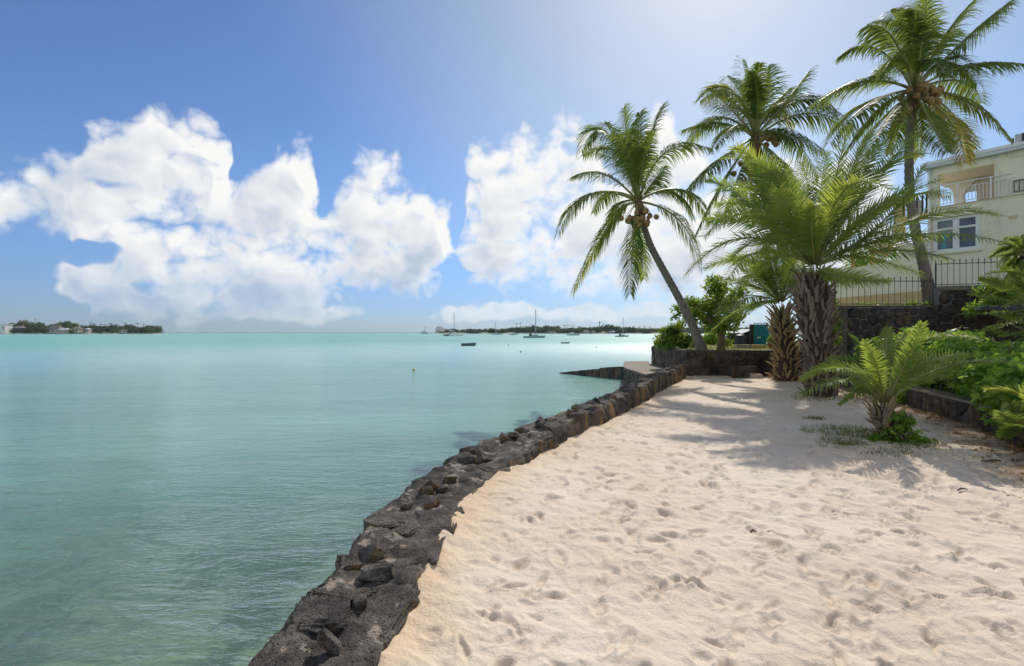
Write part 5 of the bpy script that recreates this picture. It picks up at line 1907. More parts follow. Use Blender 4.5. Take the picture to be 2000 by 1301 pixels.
    s = 0.12
    while s < s_r:
        b = MB()
        post = k % 9 == 8
        hbox(b, s - (0.03 if post else 0.012), s + (0.03 if post else 0.012), -0.083 if post else -0.075, -0.047 if post else -0.055, zfl + 0.003 if post else zfl + 0.112, rz - 0.035 if post else rz - 0.262)
        b.build('baluster', M['white'], rail)
        s += 0.135
        k += 1
    b = MB()
    hbox(b, s_r + 0.03, s_r + 2.4, -0.09, -0.05, rz - 0.42, rz - 0.38)
    hbox(b, s_r + 0.03, s_r + 2.4, -0.09, -0.05, zfl + 0.10, zfl + 0.13)
    dr = b.build('dark_railing', M['iron'], root)
    for k in range(14):
        b = MB()
        hbox(b, s_r + 0.05 + 0.17 * k, s_r + 0.08 + 0.17 * k, -0.082, -0.058, zfl + 0.132, rz - 0.422)
        b.build('baluster', M['iron'], dr)
    # ramp wall going down beside the house, ochre at its foot
    P = [(h_s(1811), h_z(1811, 470)), (h_s(1790), h_z(1790, 472)), (h_s(1757), h_z(1757, 478)), (h_s(1752), h_z(1752, 502)), (h_s(1735), h_z(1735, 512)),
         (h_s(1690), h_z(1690, 519)), (h_s(1655), h_z(1655, 525)), (h_s(1622), h_z(1622, 536))]
    low = [(h_s(1622), h_z(1622, 583)), (h_s(1811), h_z(1811, 567))]
    b = MB()
    hpoly(b, [(-0.003, p[1]) if i == 0 else p for i, p in enumerate(P)] + low[:1] + [(-0.003, low[1][1])], 0.02, 0.32)
    b.build('ramp_wall', M['cream'], root)
    b = MB()
    hpoly(b, [(-0.003, low[1][1] - 0.002), (low[0][0], low[0][1] - 0.002), (low[0][0], zb), (-0.003, zb)], 0.016, 0.34)
    b.build('plinth', M['tan'], root)
    # rear balcony corner: tan pier and dark posts
    o = 2.2
    b = MB()
    hbox(b, h_s(1745, o), h_s(1762, o), o, o + 0.5, h_z(1752, 470, o), h_z(1752, 388, o))
    b.build('rear_pier', M['tan'], root)
    b = MB()
    za, zc = h_z(1812, 374, o), h_z(1812, 412, o)
    hbox(b, h_s(1760, o), h_s(1814, o), o + 0.02, o + 0.08, za - 0.08, za)
    rr = b.build('rear_railing', M['dark_wood'], root)
    b = MB()
    hbox(b, h_s(1760, o), h_s(1814, o), o + 0.02, o + 0.9, zc - 0.3, zc - 0.1)
    b.build('rear_slab', M['tan'], root)
    for px in (1764, 1776, 1790, 1801, 1809):
        b = MB()
        s0 = h_s(px, o)
        hbox(b, s0 - 0.035, s0 + 0.035, o + 0.03, o + 0.09, zc - 0.098, za - 0.083)
        b.build('baluster', M['dark_wood'], rr)
    b = MB()
    hbox(b, h_s(1783, o + 1), h_s(1803, o + 1), o + 1.0, o + 1.1, zc - 0.2, h_z(1793, 392, o + 1))
    b.build('rear_panel', M['grey'], root)
    # rooftop unit
    ac = thing('rooftop_unit', (*h_xy(h_s(1990, 0.6), 0.6), zroof + 0.22), 'grey boxed unit standing on the edge of the house roof', 'unit')
    b = MB()
    s0 = h_s(1982, 0.5)
    hbox(b, s0, s0 + 2.0, 0.5, 1.4, zroof + 0.222, zroof + 0.86)
    b.build('housing', M['grey'], ac)
    b = MB()
    hbox(b, s0 + 0.25, s0 + 1.9, 0.46, 0.497, zroof + 0.29, zroof + 0.84)
    b.build('grille', M['black'], ac)
    b = MB()
    p = h_xy(s0 - 0.12, 0.8)
    b.tube([(p[0], p[1], zroof + 0.2), (p[0], p[1], zroof + 0.8)], [0.05, 0.04], 6)
    b.build('vent_pipe', M['black'], ac)
    # timber pergola beyond the ramp
    o = 3.0
    pg = thing('pergola', (*h_xy(h_s(1700, o), o), zb), 'timber pergola with sloping slatted roof behind the ramp wall', 'pergola')
    for px, py in ((1665, 490), (1703, 492)):
        s0 = h_s(px, o)
        b = MB()
        hbox(b, s0 - 0.09, s0 + 0.09, o, o + 0.18, zb, h_z(px, py, o))
        b.build('post', M['wood'], pg)
    b = MB()
    a = [(h_s(1688, o), h_z(1688, 484, o)), (h_s(1736, o), h_z(1736, 503, o)), (h_s(1736, o), h_z(1736, 497, o)), (h_s(1688, o), h_z(1688, 478, o))]
    hpoly(b, a, o - 0.06, o + 0.04)
    b.build('rafter', M['wood'], pg)
    for k in range(7):
        f = k / 6
        px, py = 1690 + 46 * f, 476 + 16 * f
        s0, z0 = h_s(px, o), h_z(px, py, o)
        b = MB()
        q0, q1 = h_xy(s0, o - 0.02), h_xy(s0 + 1.5, o + 1.6)
        t = np.array((0, 0, 0.05))
        e = np.array((*(HDR * 0.07), 0))
        A, B_ = np.array((*q0, z0)), np.array((*q1, z0 + 0.55))
        b.hexa([A - e, A + e, B_ + e, B_ - e], [A - e + t, A + e + t, B_ + e + t, B_ - e + t])
        b.build('slat', M['wood'], pg)


build_house()


def build_fences():
    # wrought-iron railings on the garden wall
    def railing(label, p0, p1, z0, z1, step, name='iron_fence', post=None):
        root = thing(name, (*p0, z0), label, 'fence', 'iron railings on the garden wall')
        p0, p1 = np.array(p0), np.array(p1)
        L = np.linalg.norm(p1 - p0)
        d = (p1 - p0) / L
        for zz in (z0 + 0.06, z1 - 0.10):
            b = MB()
            b.tube([(*p0, zz), (*p1, zz)], 0.013, 6)
            b.build('rail', M['iron'], root)
        n = int(L / step)
        bar = None
        org = ORG[root.name]
        for k in range(n + 1):
            q = p0 + d * step * k
            if bar is None:
                b = MB()
                b.tube([(0, 0, 0), (0, 0, z1 - z0 - 0.04)], 0.0068, 5)
                b.tube([(0, 0, z1 - z0 - 0.05), (0, 0, z1 - z0 - 0.02), (0, 0, z1 - z0 + 0.05)], [0.008, 0.019, 0.001], 5)
                b.tube([(0, 0, z1 - z0 - 0.125), (0, 0, z1 - z0 - 0.10), (0, 0, z1 - z0 - 0.075)], [0.009, 0.022, 0.009], 5)
                bar = mesh_np('bar', np.array(b.v), b.f, M['iron'])
            place('bar', bar, root, np.array((*q, z0)) - org)
        for q in ([p0, p1] if post is None else post):
            b = MB()
            b.tube([(*q, z0 - 0.02), (*q, z1 - 0.06)], 0.022, 8)
            b.build('post', M['iron'], root)
        return root
    railing('lower stretch of black iron railing with spear tips in front of the leaning tall palm', (9.85, 15.62), (12.84, 15.62), 2.40, 3.26, 0.182)
    railing('upper stretch of black iron railing on the higher garden wall below the window', (12.96, 15.66), (16.5, 14.42), 2.99, 3.78, 0.150)


build_fences()


def build_terrace_things():
    z = TZ - 0.03
    y = 26.0
    # teal sheet gate with bars
    x0, x1 = PX(1472, 0, y)[0], PX(1500, 0, y)[0]
    h1 = PX(0, 634, y)[2]
    root = thing('gate', (x0, y, z), 'turquoise metal gate of vertical ribs on the terrace', 'gate')
    b = MB()
    b.box(x0, x1, y, y + 0.04, z + 0.04, h1)
    b.build('sheet', M['teal'], root)
    n = 10
    for k in range(n):
        xx = x0 + 0.02 + (x1 - x0 - 0.04) * k / (n - 1)
        b = MB()
        b.box(xx - 0.014, xx + 0.014, y - 0.03, y - 0.003, z + 0.02, h1 + 0.10)
        b.build('bar', M['teal'], root)
    b = MB()
    b.box(x0, x1, y - 0.045, y - 0.032, z + 0.50, z + 0.55)
    b.build('rail', M['teal'], root)
    b = MB()
    b.box(x0 + 0.16, x0 + 0.34, y - 0.05, y - 0.034, z + 0.38, z + 0.45)
    b.build('latch_plate', M['white'], root)
    b = MB()
    b.box(x1 + 0.01, x1 + 0.65, y + 0.05, y + 0.10, z + 0.02, z + 0.62)
    b.build('side_sheet', M['teal'], root)
    b = MB()
    b.box(x0 - 0.13, x0 - 0.01, y - 0.02, y + 0.2, z, h1 + 0.01)
    b.build('post', M['dark_wood'], root)
    # black water tank and lean-to beside it
    c = PX(1445, 665, 25.2)
    tk = thing('water_tank', (c[0], 25.2, z), 'squat black plastic water tank standing left of the turquoise gate', 'tank')
    b = MB()
    b.tube([(c[0], 25.2, z), (c[0], 25.2, z + 0.05), (c[0], 25.2, z + 0.18), (c[0], 25.2, z + 0.2), (c[0], 25.2, z + 0.34), (c[0], 25.2, z + 0.36), (c[0], 25.2, z + 0.50), (c[0], 25.2, z + 0.56)],
           [0.27, 0.29, 0.29, 0.275, 0.29, 0.275, 0.29, 0.16], 20)
    b.build('body', M['black'], tk, smooth=True)
    b = MB()
    b.tube([(c[0], 25.2, z + 0.555), (c[0], 25.2, z + 0.60)], [0.11, 0.10], 14)
    b.build('lid', M['black'], tk)
    c2 = PX(1434, 665, 25.6)
    bn = thing('bin', (c2[0], 25.6, z), 'upright black bin beside the water tank on the terrace', 'bin')
    b = MB()
    b.hexa([(c2[0] - 0.17, 25.45, z), (c2[0] + 0.17, 25.45, z), (c2[0] + 0.17, 25.8, z), (c2[0] - 0.17, 25.8, z)],
           [(c2[0] - 0.21, 25.4, z + 0.60), (c2[0] + 0.21, 25.4, z + 0.60), (c2[0] + 0.21, 25.84, z + 0.60), (c2[0] - 0.21, 25.84, z + 0.60)])
    b.build('body', M['black'], bn)
    b = MB()
    b.hexa([(c2[0] - 0.23, 25.38, z + 0.603), (c2[0] + 0.23, 25.38, z + 0.603), (c2[0] + 0.23, 25.86, z + 0.603), (c2[0] - 0.23, 25.86, z + 0.603)],
           [(c2[0] - 0.21, 25.40, z + 0.65), (c2[0] + 0.21, 25.40, z + 0.65), (c2[0] + 0.21, 25.84, z + 0.68), (c2[0] - 0.21, 25.84, z + 0.68)])
    b.build('lid', M['black'], bn)
    y = 26.6
    xa, xb = PX(1438, 0, y)[0], PX(1468, 0, y)[0]
    sh = thing('lean_to', (xa, y, z), 'dark sloping lean-to roof between the tank and the gate', 'shed')
    b = MB()
    b.hexa([(xa, y, z), (xb, y, z), (xb, y + 1.2, z), (xa, y + 1.2, z)], [(xa, y, z + 0.44), (xb, y, z + 0.78), (xb, y + 1.2, z + 0.80), (xa, y + 1.2, z + 0.46)])
    b.build('wall', M['dark_wood'], sh)
    b = MB()
    b.hexa([(xa - 0.06, y - 0.08, z + 0.445), (xb + 0.02, y - 0.08, z + 0.80), (xb + 0.02, y + 1.25, z + 0.81), (xa - 0.06, y + 1.25, z + 0.465)],
           [(xa - 0.06, y - 0.08, z + 0.485), (xb + 0.02, y - 0.08, z + 0.84), (xb + 0.02, y + 1.25, z + 0.85), (xa - 0.06, y + 1.25, z + 0.505)])
    b.build('roof', M['grey'], sh)
    # small teal hut further out
    y = 36.0
    xa, xb = PX(1420, 0, y)[0], PX(1437, 0, y)[0]
    z1, z2 = PX(0, 652, y)[2], PX(0, 646, y)[2]
    hut = thing('hut', (xa, y, z), 'small pale turquoise hut with grey roof far back on the terrace', 'hut')
    b = MB()
    b.box(xa, xb, y, y + 1.5, z, z1)
    b.build('wall', M['teal_pale'], hut)
    b = MB()
    xm = 0.5 * (xa + xb)
    b.prism([(xa - 0.1, y - 0.1), (xb + 0.1, y - 0.1), (xb + 0.1, y + 1.6), (xa - 0.1, y + 1.6)], z1 + 0.003, [z1 + 0.05, z1 + 0.05, z2 + 0.12, z2 + 0.12])
    b.build('roof', M['grey'], hut)
    b = MB()
    b.box(xa + 0.1, xa + 0.32, y - 0.02, y - 0.003, z + 0.02, z1 - 0.1)
    b.build('door', M['white'], hut)
    # low back wall of the terrace
    y = 31.0
    bw = thing('boundary_wall', (9.0, y, z), 'low dark boundary wall along the back of the terrace lawn', 'wall')
    bw['kind'] = 'thing'
    b = MB()
    b.box(9.3, 15.5, y, y + 0.25, z - 0.05, z + 0.30)
    b.build('wall_core', M['mortar_dark'], bw)
    b = MB()
    b.box(9.28, 15.5, y - 0.03, y + 0.28, z + 0.303, z + 0.35)
    b.build('coping', M['pale_stone'], bw)
    # pale stone bench block and terracotta pot near the edge
    y = 21.4
    xa, xb = PX(1437, 0, y)[0], PX(1470, 0, y)[0]
    o = MB()
    o.box(xa, xb, y, y + 0.35, z, z + 0.10)
    o.box(xa + 0.03, xb - 0.02, y + 0.02, y + 0.33, z + 0.101, z + 0.16)
    tag(o.build('stone_kerb', M['pale_stone']), 'pale stone kerb block on the lawn in front of the gate', 'kerb')
    o = MB()
    xa, xb = PX(1471, 0, y)[0], PX(1500, 0, y)[0]
    o.box(xa, xb, y + 0.05, y + 0.40, z, z + 0.12)
    o.box(xa + 0.02, xb - 0.02, y + 0.08, y + 0.37, z + 0.121, z + 0.15)
    tag(o.build('brick_edging', M['tan']), 'reddish tan edging block on the lawn right below the turquoise gate', 'edging')
    c = PX(1508, 676, 20.6)
    pot = thing('flower_pot', (c[0], 20.6, z), 'red terracotta flower pot near the edge of the terrace', 'pot')
    b = MB()
    b.tube([(c[0], 20.6, z), (c[0], 20.6, z + 0.18)], [0.10, 0.145], 14)
    b.build('body', M['terracotta'], pot, smooth=True)
    b = MB()
    b.tube([(c[0], 20.6, z + 0.15), (c[0], 20.6, z + 0.20)], [0.16, 0.16], 14)
    b.build('rim', M['terracotta'], pot)
    # dark stump of an old trunk
    c = PX(1356, 674, 22.6)
    o = MB()
    o.tube([(c[0], 22.6, z - 0.05), (c[0] - 0.02, 22.6, z + 0.3), (c[0] - 0.05, 22.6, z + 0.75), (c[0] - 0.1, 22.6, z + 1.0)], [0.13, 0.10, 0.09, 0.07], 9)
    tag(o.build('tree_stump', M['bark_dark'], None, smooth=True), 'dark bare trunk stump behind the foot of the leaning palm', 'stump')


build_terrace_things()


def build_shelter():
    # dark garden shelter behind the hedge at the right
    y = 11.6
    x0, x1 = PX(1902, 0, y)[0], PX(1902, 0, y)[0] + 3.2
    zr = PX(0, 606, y)[2]
    root = thing('garden_shelter', (x0, y, 0.36), 'dark open garden shelter with a blue-black roof behind the hedge', 'shelter')
    b = MB()
    xk = 2.0
    b.hexa([(x0, y - 0.2, zr), (x1, y - 0.2, zr), (x1 + xk, y + 2.2, zr + 0.10), (x0 + xk, y + 2.2, zr + 0.10)], [(x0, y - 0.2, zr + 0.07), (x1, y - 0.2, zr + 0.07), (x1 + xk, y + 2.2, zr + 0.17), (x0 + xk, y + 2.2, zr + 0.17)])
    b.build('roof', M['tarp'], root)
    for k in range(12):
        b = MB()
        xx = x0 + 0.1 + k * 0.26
        b.hexa([(xx, y - 0.22, zr + 0.075), (xx + 0.05, y - 0.22, zr + 0.075), (xx + 0.05 + xk, y + 2.2, zr + 0.175), (xx + xk, y + 2.2, zr + 0.175)],
               [(xx, y - 0.22, zr + 0.10), (xx + 0.05, y - 0.22, zr + 0.10), (xx + 0.05 + xk, y + 2.2, zr + 0.20), (xx + xk, y + 2.2, zr + 0.20)])
        b.build('roof_rib', M['tarp'], root)
    b = MB()
    b.box(x0 + xk, x1 + xk, y + 2.05, y + 2.15, 0.36, zr + 0.085)
    b.build('back_wall', M['dark_wood'], root)
    for px in (1945, 2030):
        xx = PX(px, 0, y)[0]
        b = MB()
        b.box(xx - 0.045, xx + 0.045, y - 0.1, y - 0.01, 0.36, zr - 0.003)
        b.build('post', M['dark_wood'], root)
    # pale cushioned seat and dark chair under it
    xs = PX(1928, 0, y + 0.9)[0]
    seat = thing('garden_sofa', (xs, y + 0.9, 0.36), 'pale garden sofa under the dark shelter behind the hedge', 'sofa')
    b = MB()
    b.box(xs, xs + 0.62, y + 0.6, y + 1.2, 0.40, 0.80)
    b.build('seat', M['pale_stone'], seat)
    b = MB()
    b.box(xs, xs + 0.62, y + 1.2 + 0.003, y + 1.35, 0.40, 1.46)
    b.build('backrest', M['pale_stone'], seat)
    for a in (xs - 0.09, xs + 0.623):
        b = MB()
        b.box(a, a + 0.087, y + 0.6, y + 1.34, 0.36, 1.05)
        b.build('armrest', M['pale_stone'], seat)
    xs = PX(1978, 0, y + 0.2)[0]
    ch = thing('garden_chair', (xs, y + 0.2, 0.36), 'dark metal garden chair beside the shelter post', 'chair')
    for (dx, dy, hh) in ((0, 0, 0.45), (0.4, 0, 0.45), (0, 0.4, 1.0), (0.4, 0.4, 1.0)):
        b = MB()
        b.tube([(xs + dx, y + 0.2 + dy, 0.36), (xs + dx, y + 0.2 + dy, 0.36 + hh)], 0.015, 6)
        b.build('leg', M['grey'], ch)
    b = MB()
    b.box(xs - 0.02, xs + 0.42, y + 0.18, y + 0.62, 0.80, 0.84)
    b.build('seat', M['iron'], ch)
    b = MB()
    b.box(xs + 0.02, xs + 0.38, y + 0.585, y + 0.605, 1.0, 1.35)
    b.build('backrest', M['grey'], ch)


build_shelter()


# ------------------------------------------------------------------ boats on the lagoon
def water_pt(px, py):
    return GP(px, py, SEA)


def hull_mesh(b, c, ax, L, B_, D_, free, n=14, mi=0, stern=0.75):
    """lofted boat hull: keel to gunwale, pointed bow, transom stern; c at the waterline"""
    ax = nrm(np.array((ax[0], ax[1], 0.0)))
    sd = np.array((-ax[1], ax[0], 0.0))
    rings = []
    for i in range(n):
        t = i / (n - 1)                 # 0 stern, 1 bow
        w = B_ / 2 * (stern + (1 - stern) * min(1, t * 3)) * (1 - max(0, (t - 0.45) / 0.55) ** 2.2)
        sheer = free * (1 + 0.35 * t * t)
        x = (t - 0.5) * L
        ring = []
        for (fw, fz) in ((1.0, sheer), (0.97, 0.4 * sheer), (0.82, -0.15 * D_), (0.4, -0.7 * D_), (0.0, -D_ * (1 - 0.5 * t))):
            ring.append((fw * w, fz, x + (0.04 * L * (fz / max(free, 0.01)) if t > 0.9 else 0)))
        full = ring + [(-a, z_, x_) for (a, z_, x_) in ring[-2::-1]]
        rings.append([c + ax * x_ + sd * a + ZUP * z_ for (a, z_, x_) in full])
    k = len(rings[0])
    vs = [p for r in rings for p in r]
    fs = []
    for i in range(n - 1):
        for j in range(k - 1):
            fs.append((i * k + j, i * k + j + 1, (i + 1) * k + j + 1, (i + 1) * k + j))
        fs.append((i * k, (i + 1) * k, (i + 2) * k - 1, (i + 1) * k - 1))   # deck strip
    fs.append(tuple(range(k)))
    b.add(vs, fs, mi)
    return ax, sd


def sailboat(label, px, py_w, mast_top_py, L, heading, hull='hull_white', scale_m=1.0, cover=True):
    c = water_pt(px, py_w)
    y = c[1]
    root = thing('sailing_boat', c, label, 'sailboat', 'boats moored in the lagoon')
    b = MB()
    ax, sd = hull_mesh(b, c, heading, L, 0.30 * L, 0.06 * L, 0.085 * L)
    b.build('hull', [M[hull]], root)
    f = 0.085 * L

    def bx(name, x0, x1, w, z0, z1, mat, par=root, taper=0.8):
        q0 = [c + ax * x + sd * s * w for x, s in ((x0, -1), (x1, -1), (x1, 1), (x0, 1))]
        q1 = [c + ax * (x * 0.96) + sd * s * w * taper for x, s in ((x0, -1), (x1, -1), (x1, 1), (x0, 1))]
        m = MB()
        m.hexa([p + ZUP * z0 for p in q0], [p + ZUP * z1 for p in q1])
        return m.build(name, M[mat], par)
    cab = bx('cabin', -0.12 * L, 0.22 * L, 0.085 * L, f + 0.004, f + 0.075 * L, 'hull_white')
    bx('window', -0.08 * L, 0.15 * L, 0.0865 * L, f + 0.022 * L, f + 0.05 * L, 'glass', cab, 0.98)
    bx('sprayhood', -0.22 * L, -0.125 * L, 0.09 * L, f + 0.004, f + 0.12 * L, 'sail_cover', root, 0.7)
    mh = (py_w - mast_top_py) / F * y
    mp = c + ax * 0.08 * L
    m = MB()
    m.tube([mp + ZUP * f, mp + ZUP * mh], [0.014 * L * scale_m, 0.010 * L * scale_m], 6)
    mast = m.build('mast', M['mast'], root)
    for k in (0.45, 0.72):
        m = MB()
        m.tube([mp + ZUP * mh * k - sd * 0.09 * L, mp + ZUP * mh * k + sd * 0.09 * L], 0.005 * L, 4)
        m.build('spreader', M['mast'], mast)
    m = MB()
    e = mp - ax * 0.42 * L + ZUP * (f + 0.15 * L)
    m.tube([mp + ZUP * (f + 0.15 * L), e], 0.009 * L, 5)
    boom = m.build('boom', M['mast'], root)
    if cover:
        m = MB()
        m.tube([mp + ZUP * (f + 0.19 * L), mp - ax * 0.2 * L + ZUP * (f + 0.18 * L), e + ZUP * 0.012 * L], [0.030 * L, 0.024 * L, 0.010 * L], 7)
        m.build('furled_sail', M['sail_cover'], boom)
    for d in (0.47, -0.47):
        m = MB()
        m.tube([c + ax * d * L + ZUP * f, mp + ZUP * mh * 0.97], 0.0022 * L * scale_m, 3)
        m.build('stay', M['mast'], root)
    return root


def dinghy(label, px, py, L, heading, mat):
    c = water_pt(px, py)
    root = thing('dinghy', c, label, 'dinghy', 'small open boats on the lagoon')
    b = MB()
    ax, sd = hull_mesh(b, c, heading, L, 0.42 * L, 0.06, 0.15 * L, stern=0.85)
    b.build('hull', [M[mat]], root)
    b = MB()
    n = 10
    for s in (-1, 1):
        pts = []
        for i in range(n):
            t = i / (n - 1)
            w = 0.21 * L * (0.85 + 0.15 * min(1, t * 3)) * (1 - max(0, (t - 0.45) / 0.55) ** 2.2)
            pts.append(c + ax * ((t - 0.5) * L) + sd * s * w + ZUP * 0.15 * L * (1 + 0.35 * t * t))
        b.tube(pts, 0.035 * L, 5)
    b.build('gunwale', M[mat], root)
    b = MB()
    q = [c + ax * x + sd * s * 0.17 * L + ZUP * (0.15 * L + 0.012) for x, s in ((-0.1 * L, -1), (0.0, -1), (0.0, 1), (-0.1 * L, 1))]
    b.hexa(q, [p + ZUP * 0.04 for p in q])
    b.build('thwart', M['wood'], root)
    return root


def build_boats():
    sailboat('white sloop with tall bare mast moored in the middle of the lagoon', 1043, 660, 604, 9.2, (1, 0.15), 'hull_blue', 1.5)
    sailboat('small sailboat moored before the right end of the far shore', 1215, 658, 620, 7.4, (0.9, 0.3), 'hull_blue', 1.5)
    sailboat('distant sailboat close under the trees of the far shore', 970, 654.2, 628, 11.0, (-1, 0.5), 'hull_white', 1.7)
    sailboat('tiny sailboat near the horizon left of the flat island', 829, 651.6, 638, 14.0, (1, 0.2), 'hull_dark', 2.2)
    # catamaran
    c = water_pt(885, 656.2)
    y = c[1]
    L = 13.0
    root = thing('catamaran', c, 'catamaran with dark sail cover and tall mast moored near the flat island', 'catamaran', 'boats moored in the lagoon')
    ax, sd = nrm(np.array((0.55, 0.8, 0))), None
    sd = np.array((-ax[1], ax[0], 0))
    for s in (-1, 1):
        b = MB()
        hull_mesh(b, c + sd * s * 2.9, ax, L, 1.6, 0.5, 1.35, stern=0.6)
        b.build('hull', [M['hull_white']], root)
    b = MB()
    q = [c + ax * x + sd * s * 2.6 for x, s in ((-5.5, -1), (2.5, -1), (2.5, 1), (-5.5, 1))]
    b.hexa([p + ZUP * 0.85 for p in q], [p + ZUP * 1.30 for p in q])
    b.build('bridge_deck', M['hull_white'], root)
    b = MB()
    q = [c + ax * x + sd * s * 2.2 for x, s in ((-3.0, -1), (2.0, -1), (2.0, 1), (-3.0, 1))]
    q2 = [c + ax * x + sd * s * 1.9 for x, s in ((-3.0, -1), (1.2, -1), (1.2, 1), (-3.0, 1))]
    b.hexa([p + ZUP * 1.304 for p in q], [p + ZUP * 2.5 for p in q2])
    cab = b.build('cabin', M['hull_white'], root)
    b = MB()
    q = [c + ax * x + sd * s * 2.08 for x, s in ((-2.6, -1), (1.72, -1), (1.72, 1), (-2.6, 1))]
    b.hexa([p + ZUP * 1.7 for p in q], [p + ZUP * 2.2 for p in q])
    b.build('window', M['glass'], cab)
    b = MB()
    q = [c + ax * x + sd * s * 2.0 for x, s in ((-5.6, -1), (-3.02, -1), (-3.02, 1), (-5.6, 1))]
    b.hexa([p + ZUP * 2.45 for p in q], [p + ZUP * 2.6 for p in q])
    b.build('bimini', M['sail_cover'], root)
    mp = c + ax * 1.0
    mh = (656.2 - 609) / F * y
    b = MB()
    b.tube([mp + ZUP * 2.4, mp + ZUP * mh], [0.20, 0.15], 7)
    b.build('mast', M['mast'], root)
    b = MB()
    b.tube([mp + ZUP * 3.8, mp - ax * 5.5 + ZUP * 3.9], 0.10, 6)
    bm_ = b.build('boom', M['mast'], root)
    b = MB()
    b.tube([mp + ZUP * 4.4, mp - ax * 2.5 + ZUP * 4.3, mp - ax * 5.4 + ZUP * 4.1], [0.45, 0.38, 0.2], 8)
    b.build('furled_sail', M['sail_cover'], bm_)
    for e in (c + ax * 6.0 + ZUP * 1.4, c - ax * 4.5 + sd * 2.8 + ZUP * 1.3, c - ax * 4.5 - sd * 2.8 + ZUP * 1.3):
        b = MB()
        b.tube([e, mp + ZUP * mh * 0.95], 0.035, 3)
        b.build('stay', M['mast'], root)
    # motor cruiser
    for (px, pw, L, lab) in [(1119, 655.2, 9.5, 'white motor cruiser with a dark hull before the far shore'), (1002, 654.4, 7.0, 'low pale motorboat moored beside the distant sailboat')]:
        c = water_pt(px, pw)
        root = thing('motorboat', c, lab, 'motorboat', 'boats moored in the lagoon')
        b = MB()
        ax, sd = hull_mesh(b, c, (1, 0.1), L, 0.3 * L, 0.4, 0.10 * L)
        b.build('hull', [M['hull_blue']], root)
        b = MB()
        q = [c + ax * x * L + sd * s * 0.11 * L for x, s in ((-0.2, -1), (0.15, -1), (0.15, 1), (-0.2, 1))]
        q2 = [c + ax * x * L + sd * s * 0.09 * L for x, s in ((-0.18, -1), (0.05, -1), (0.05, 1), (-0.18, 1))]
        b.hexa([p + ZUP * (0.10 * L + 0.02) for p in q], [p + ZUP * 0.24 * L for p in q2])
        b.build('cabin', M['hull_white'], root)
    dinghy('long dark open dinghy floating left of the sloop', 915, 675.5, 2.5, (1, -0.05), 'hull_dark')
    dinghy('short dark open dinghy floating right of the sloop', 1104, 671, 1.75, (1, 0.0), 'hull_blue')
    ico_v, ico_f = icosphere(2)
    for (px, py, r, mt, lab) in [(808, 723, 0.10, 'buoy_yellow', 'small yellow mooring buoy floating in the near lagoon'), (1017, 688, 0.12, 'buoy_dark', 'dark mooring buoy below the sloop'),
                                 (993, 675, 0.13, 'buoy_dark', 'faint dark mooring buoy right of the long dinghy'), (1165, 679, 0.10, 'buoy_dark', 'tiny dark buoy below the right-hand sailboat')]:
        c = water_pt(px, py)
        root = thing('mooring_buoy', c, lab, 'buoy', 'mooring buoys in the lagoon')
        part('float', c + ico_v * np.array((r, r, r * 0.9)) + ZUP * r * 0.3, ico_f, M[mt], root, smooth=True)
        b = MB()
        b.tube([c + ZUP * r * 1.1, c + ZUP * r * 1.6], 0.15 * r, 6)
        b.build('ring_post', M[mt], root)


build_boats()


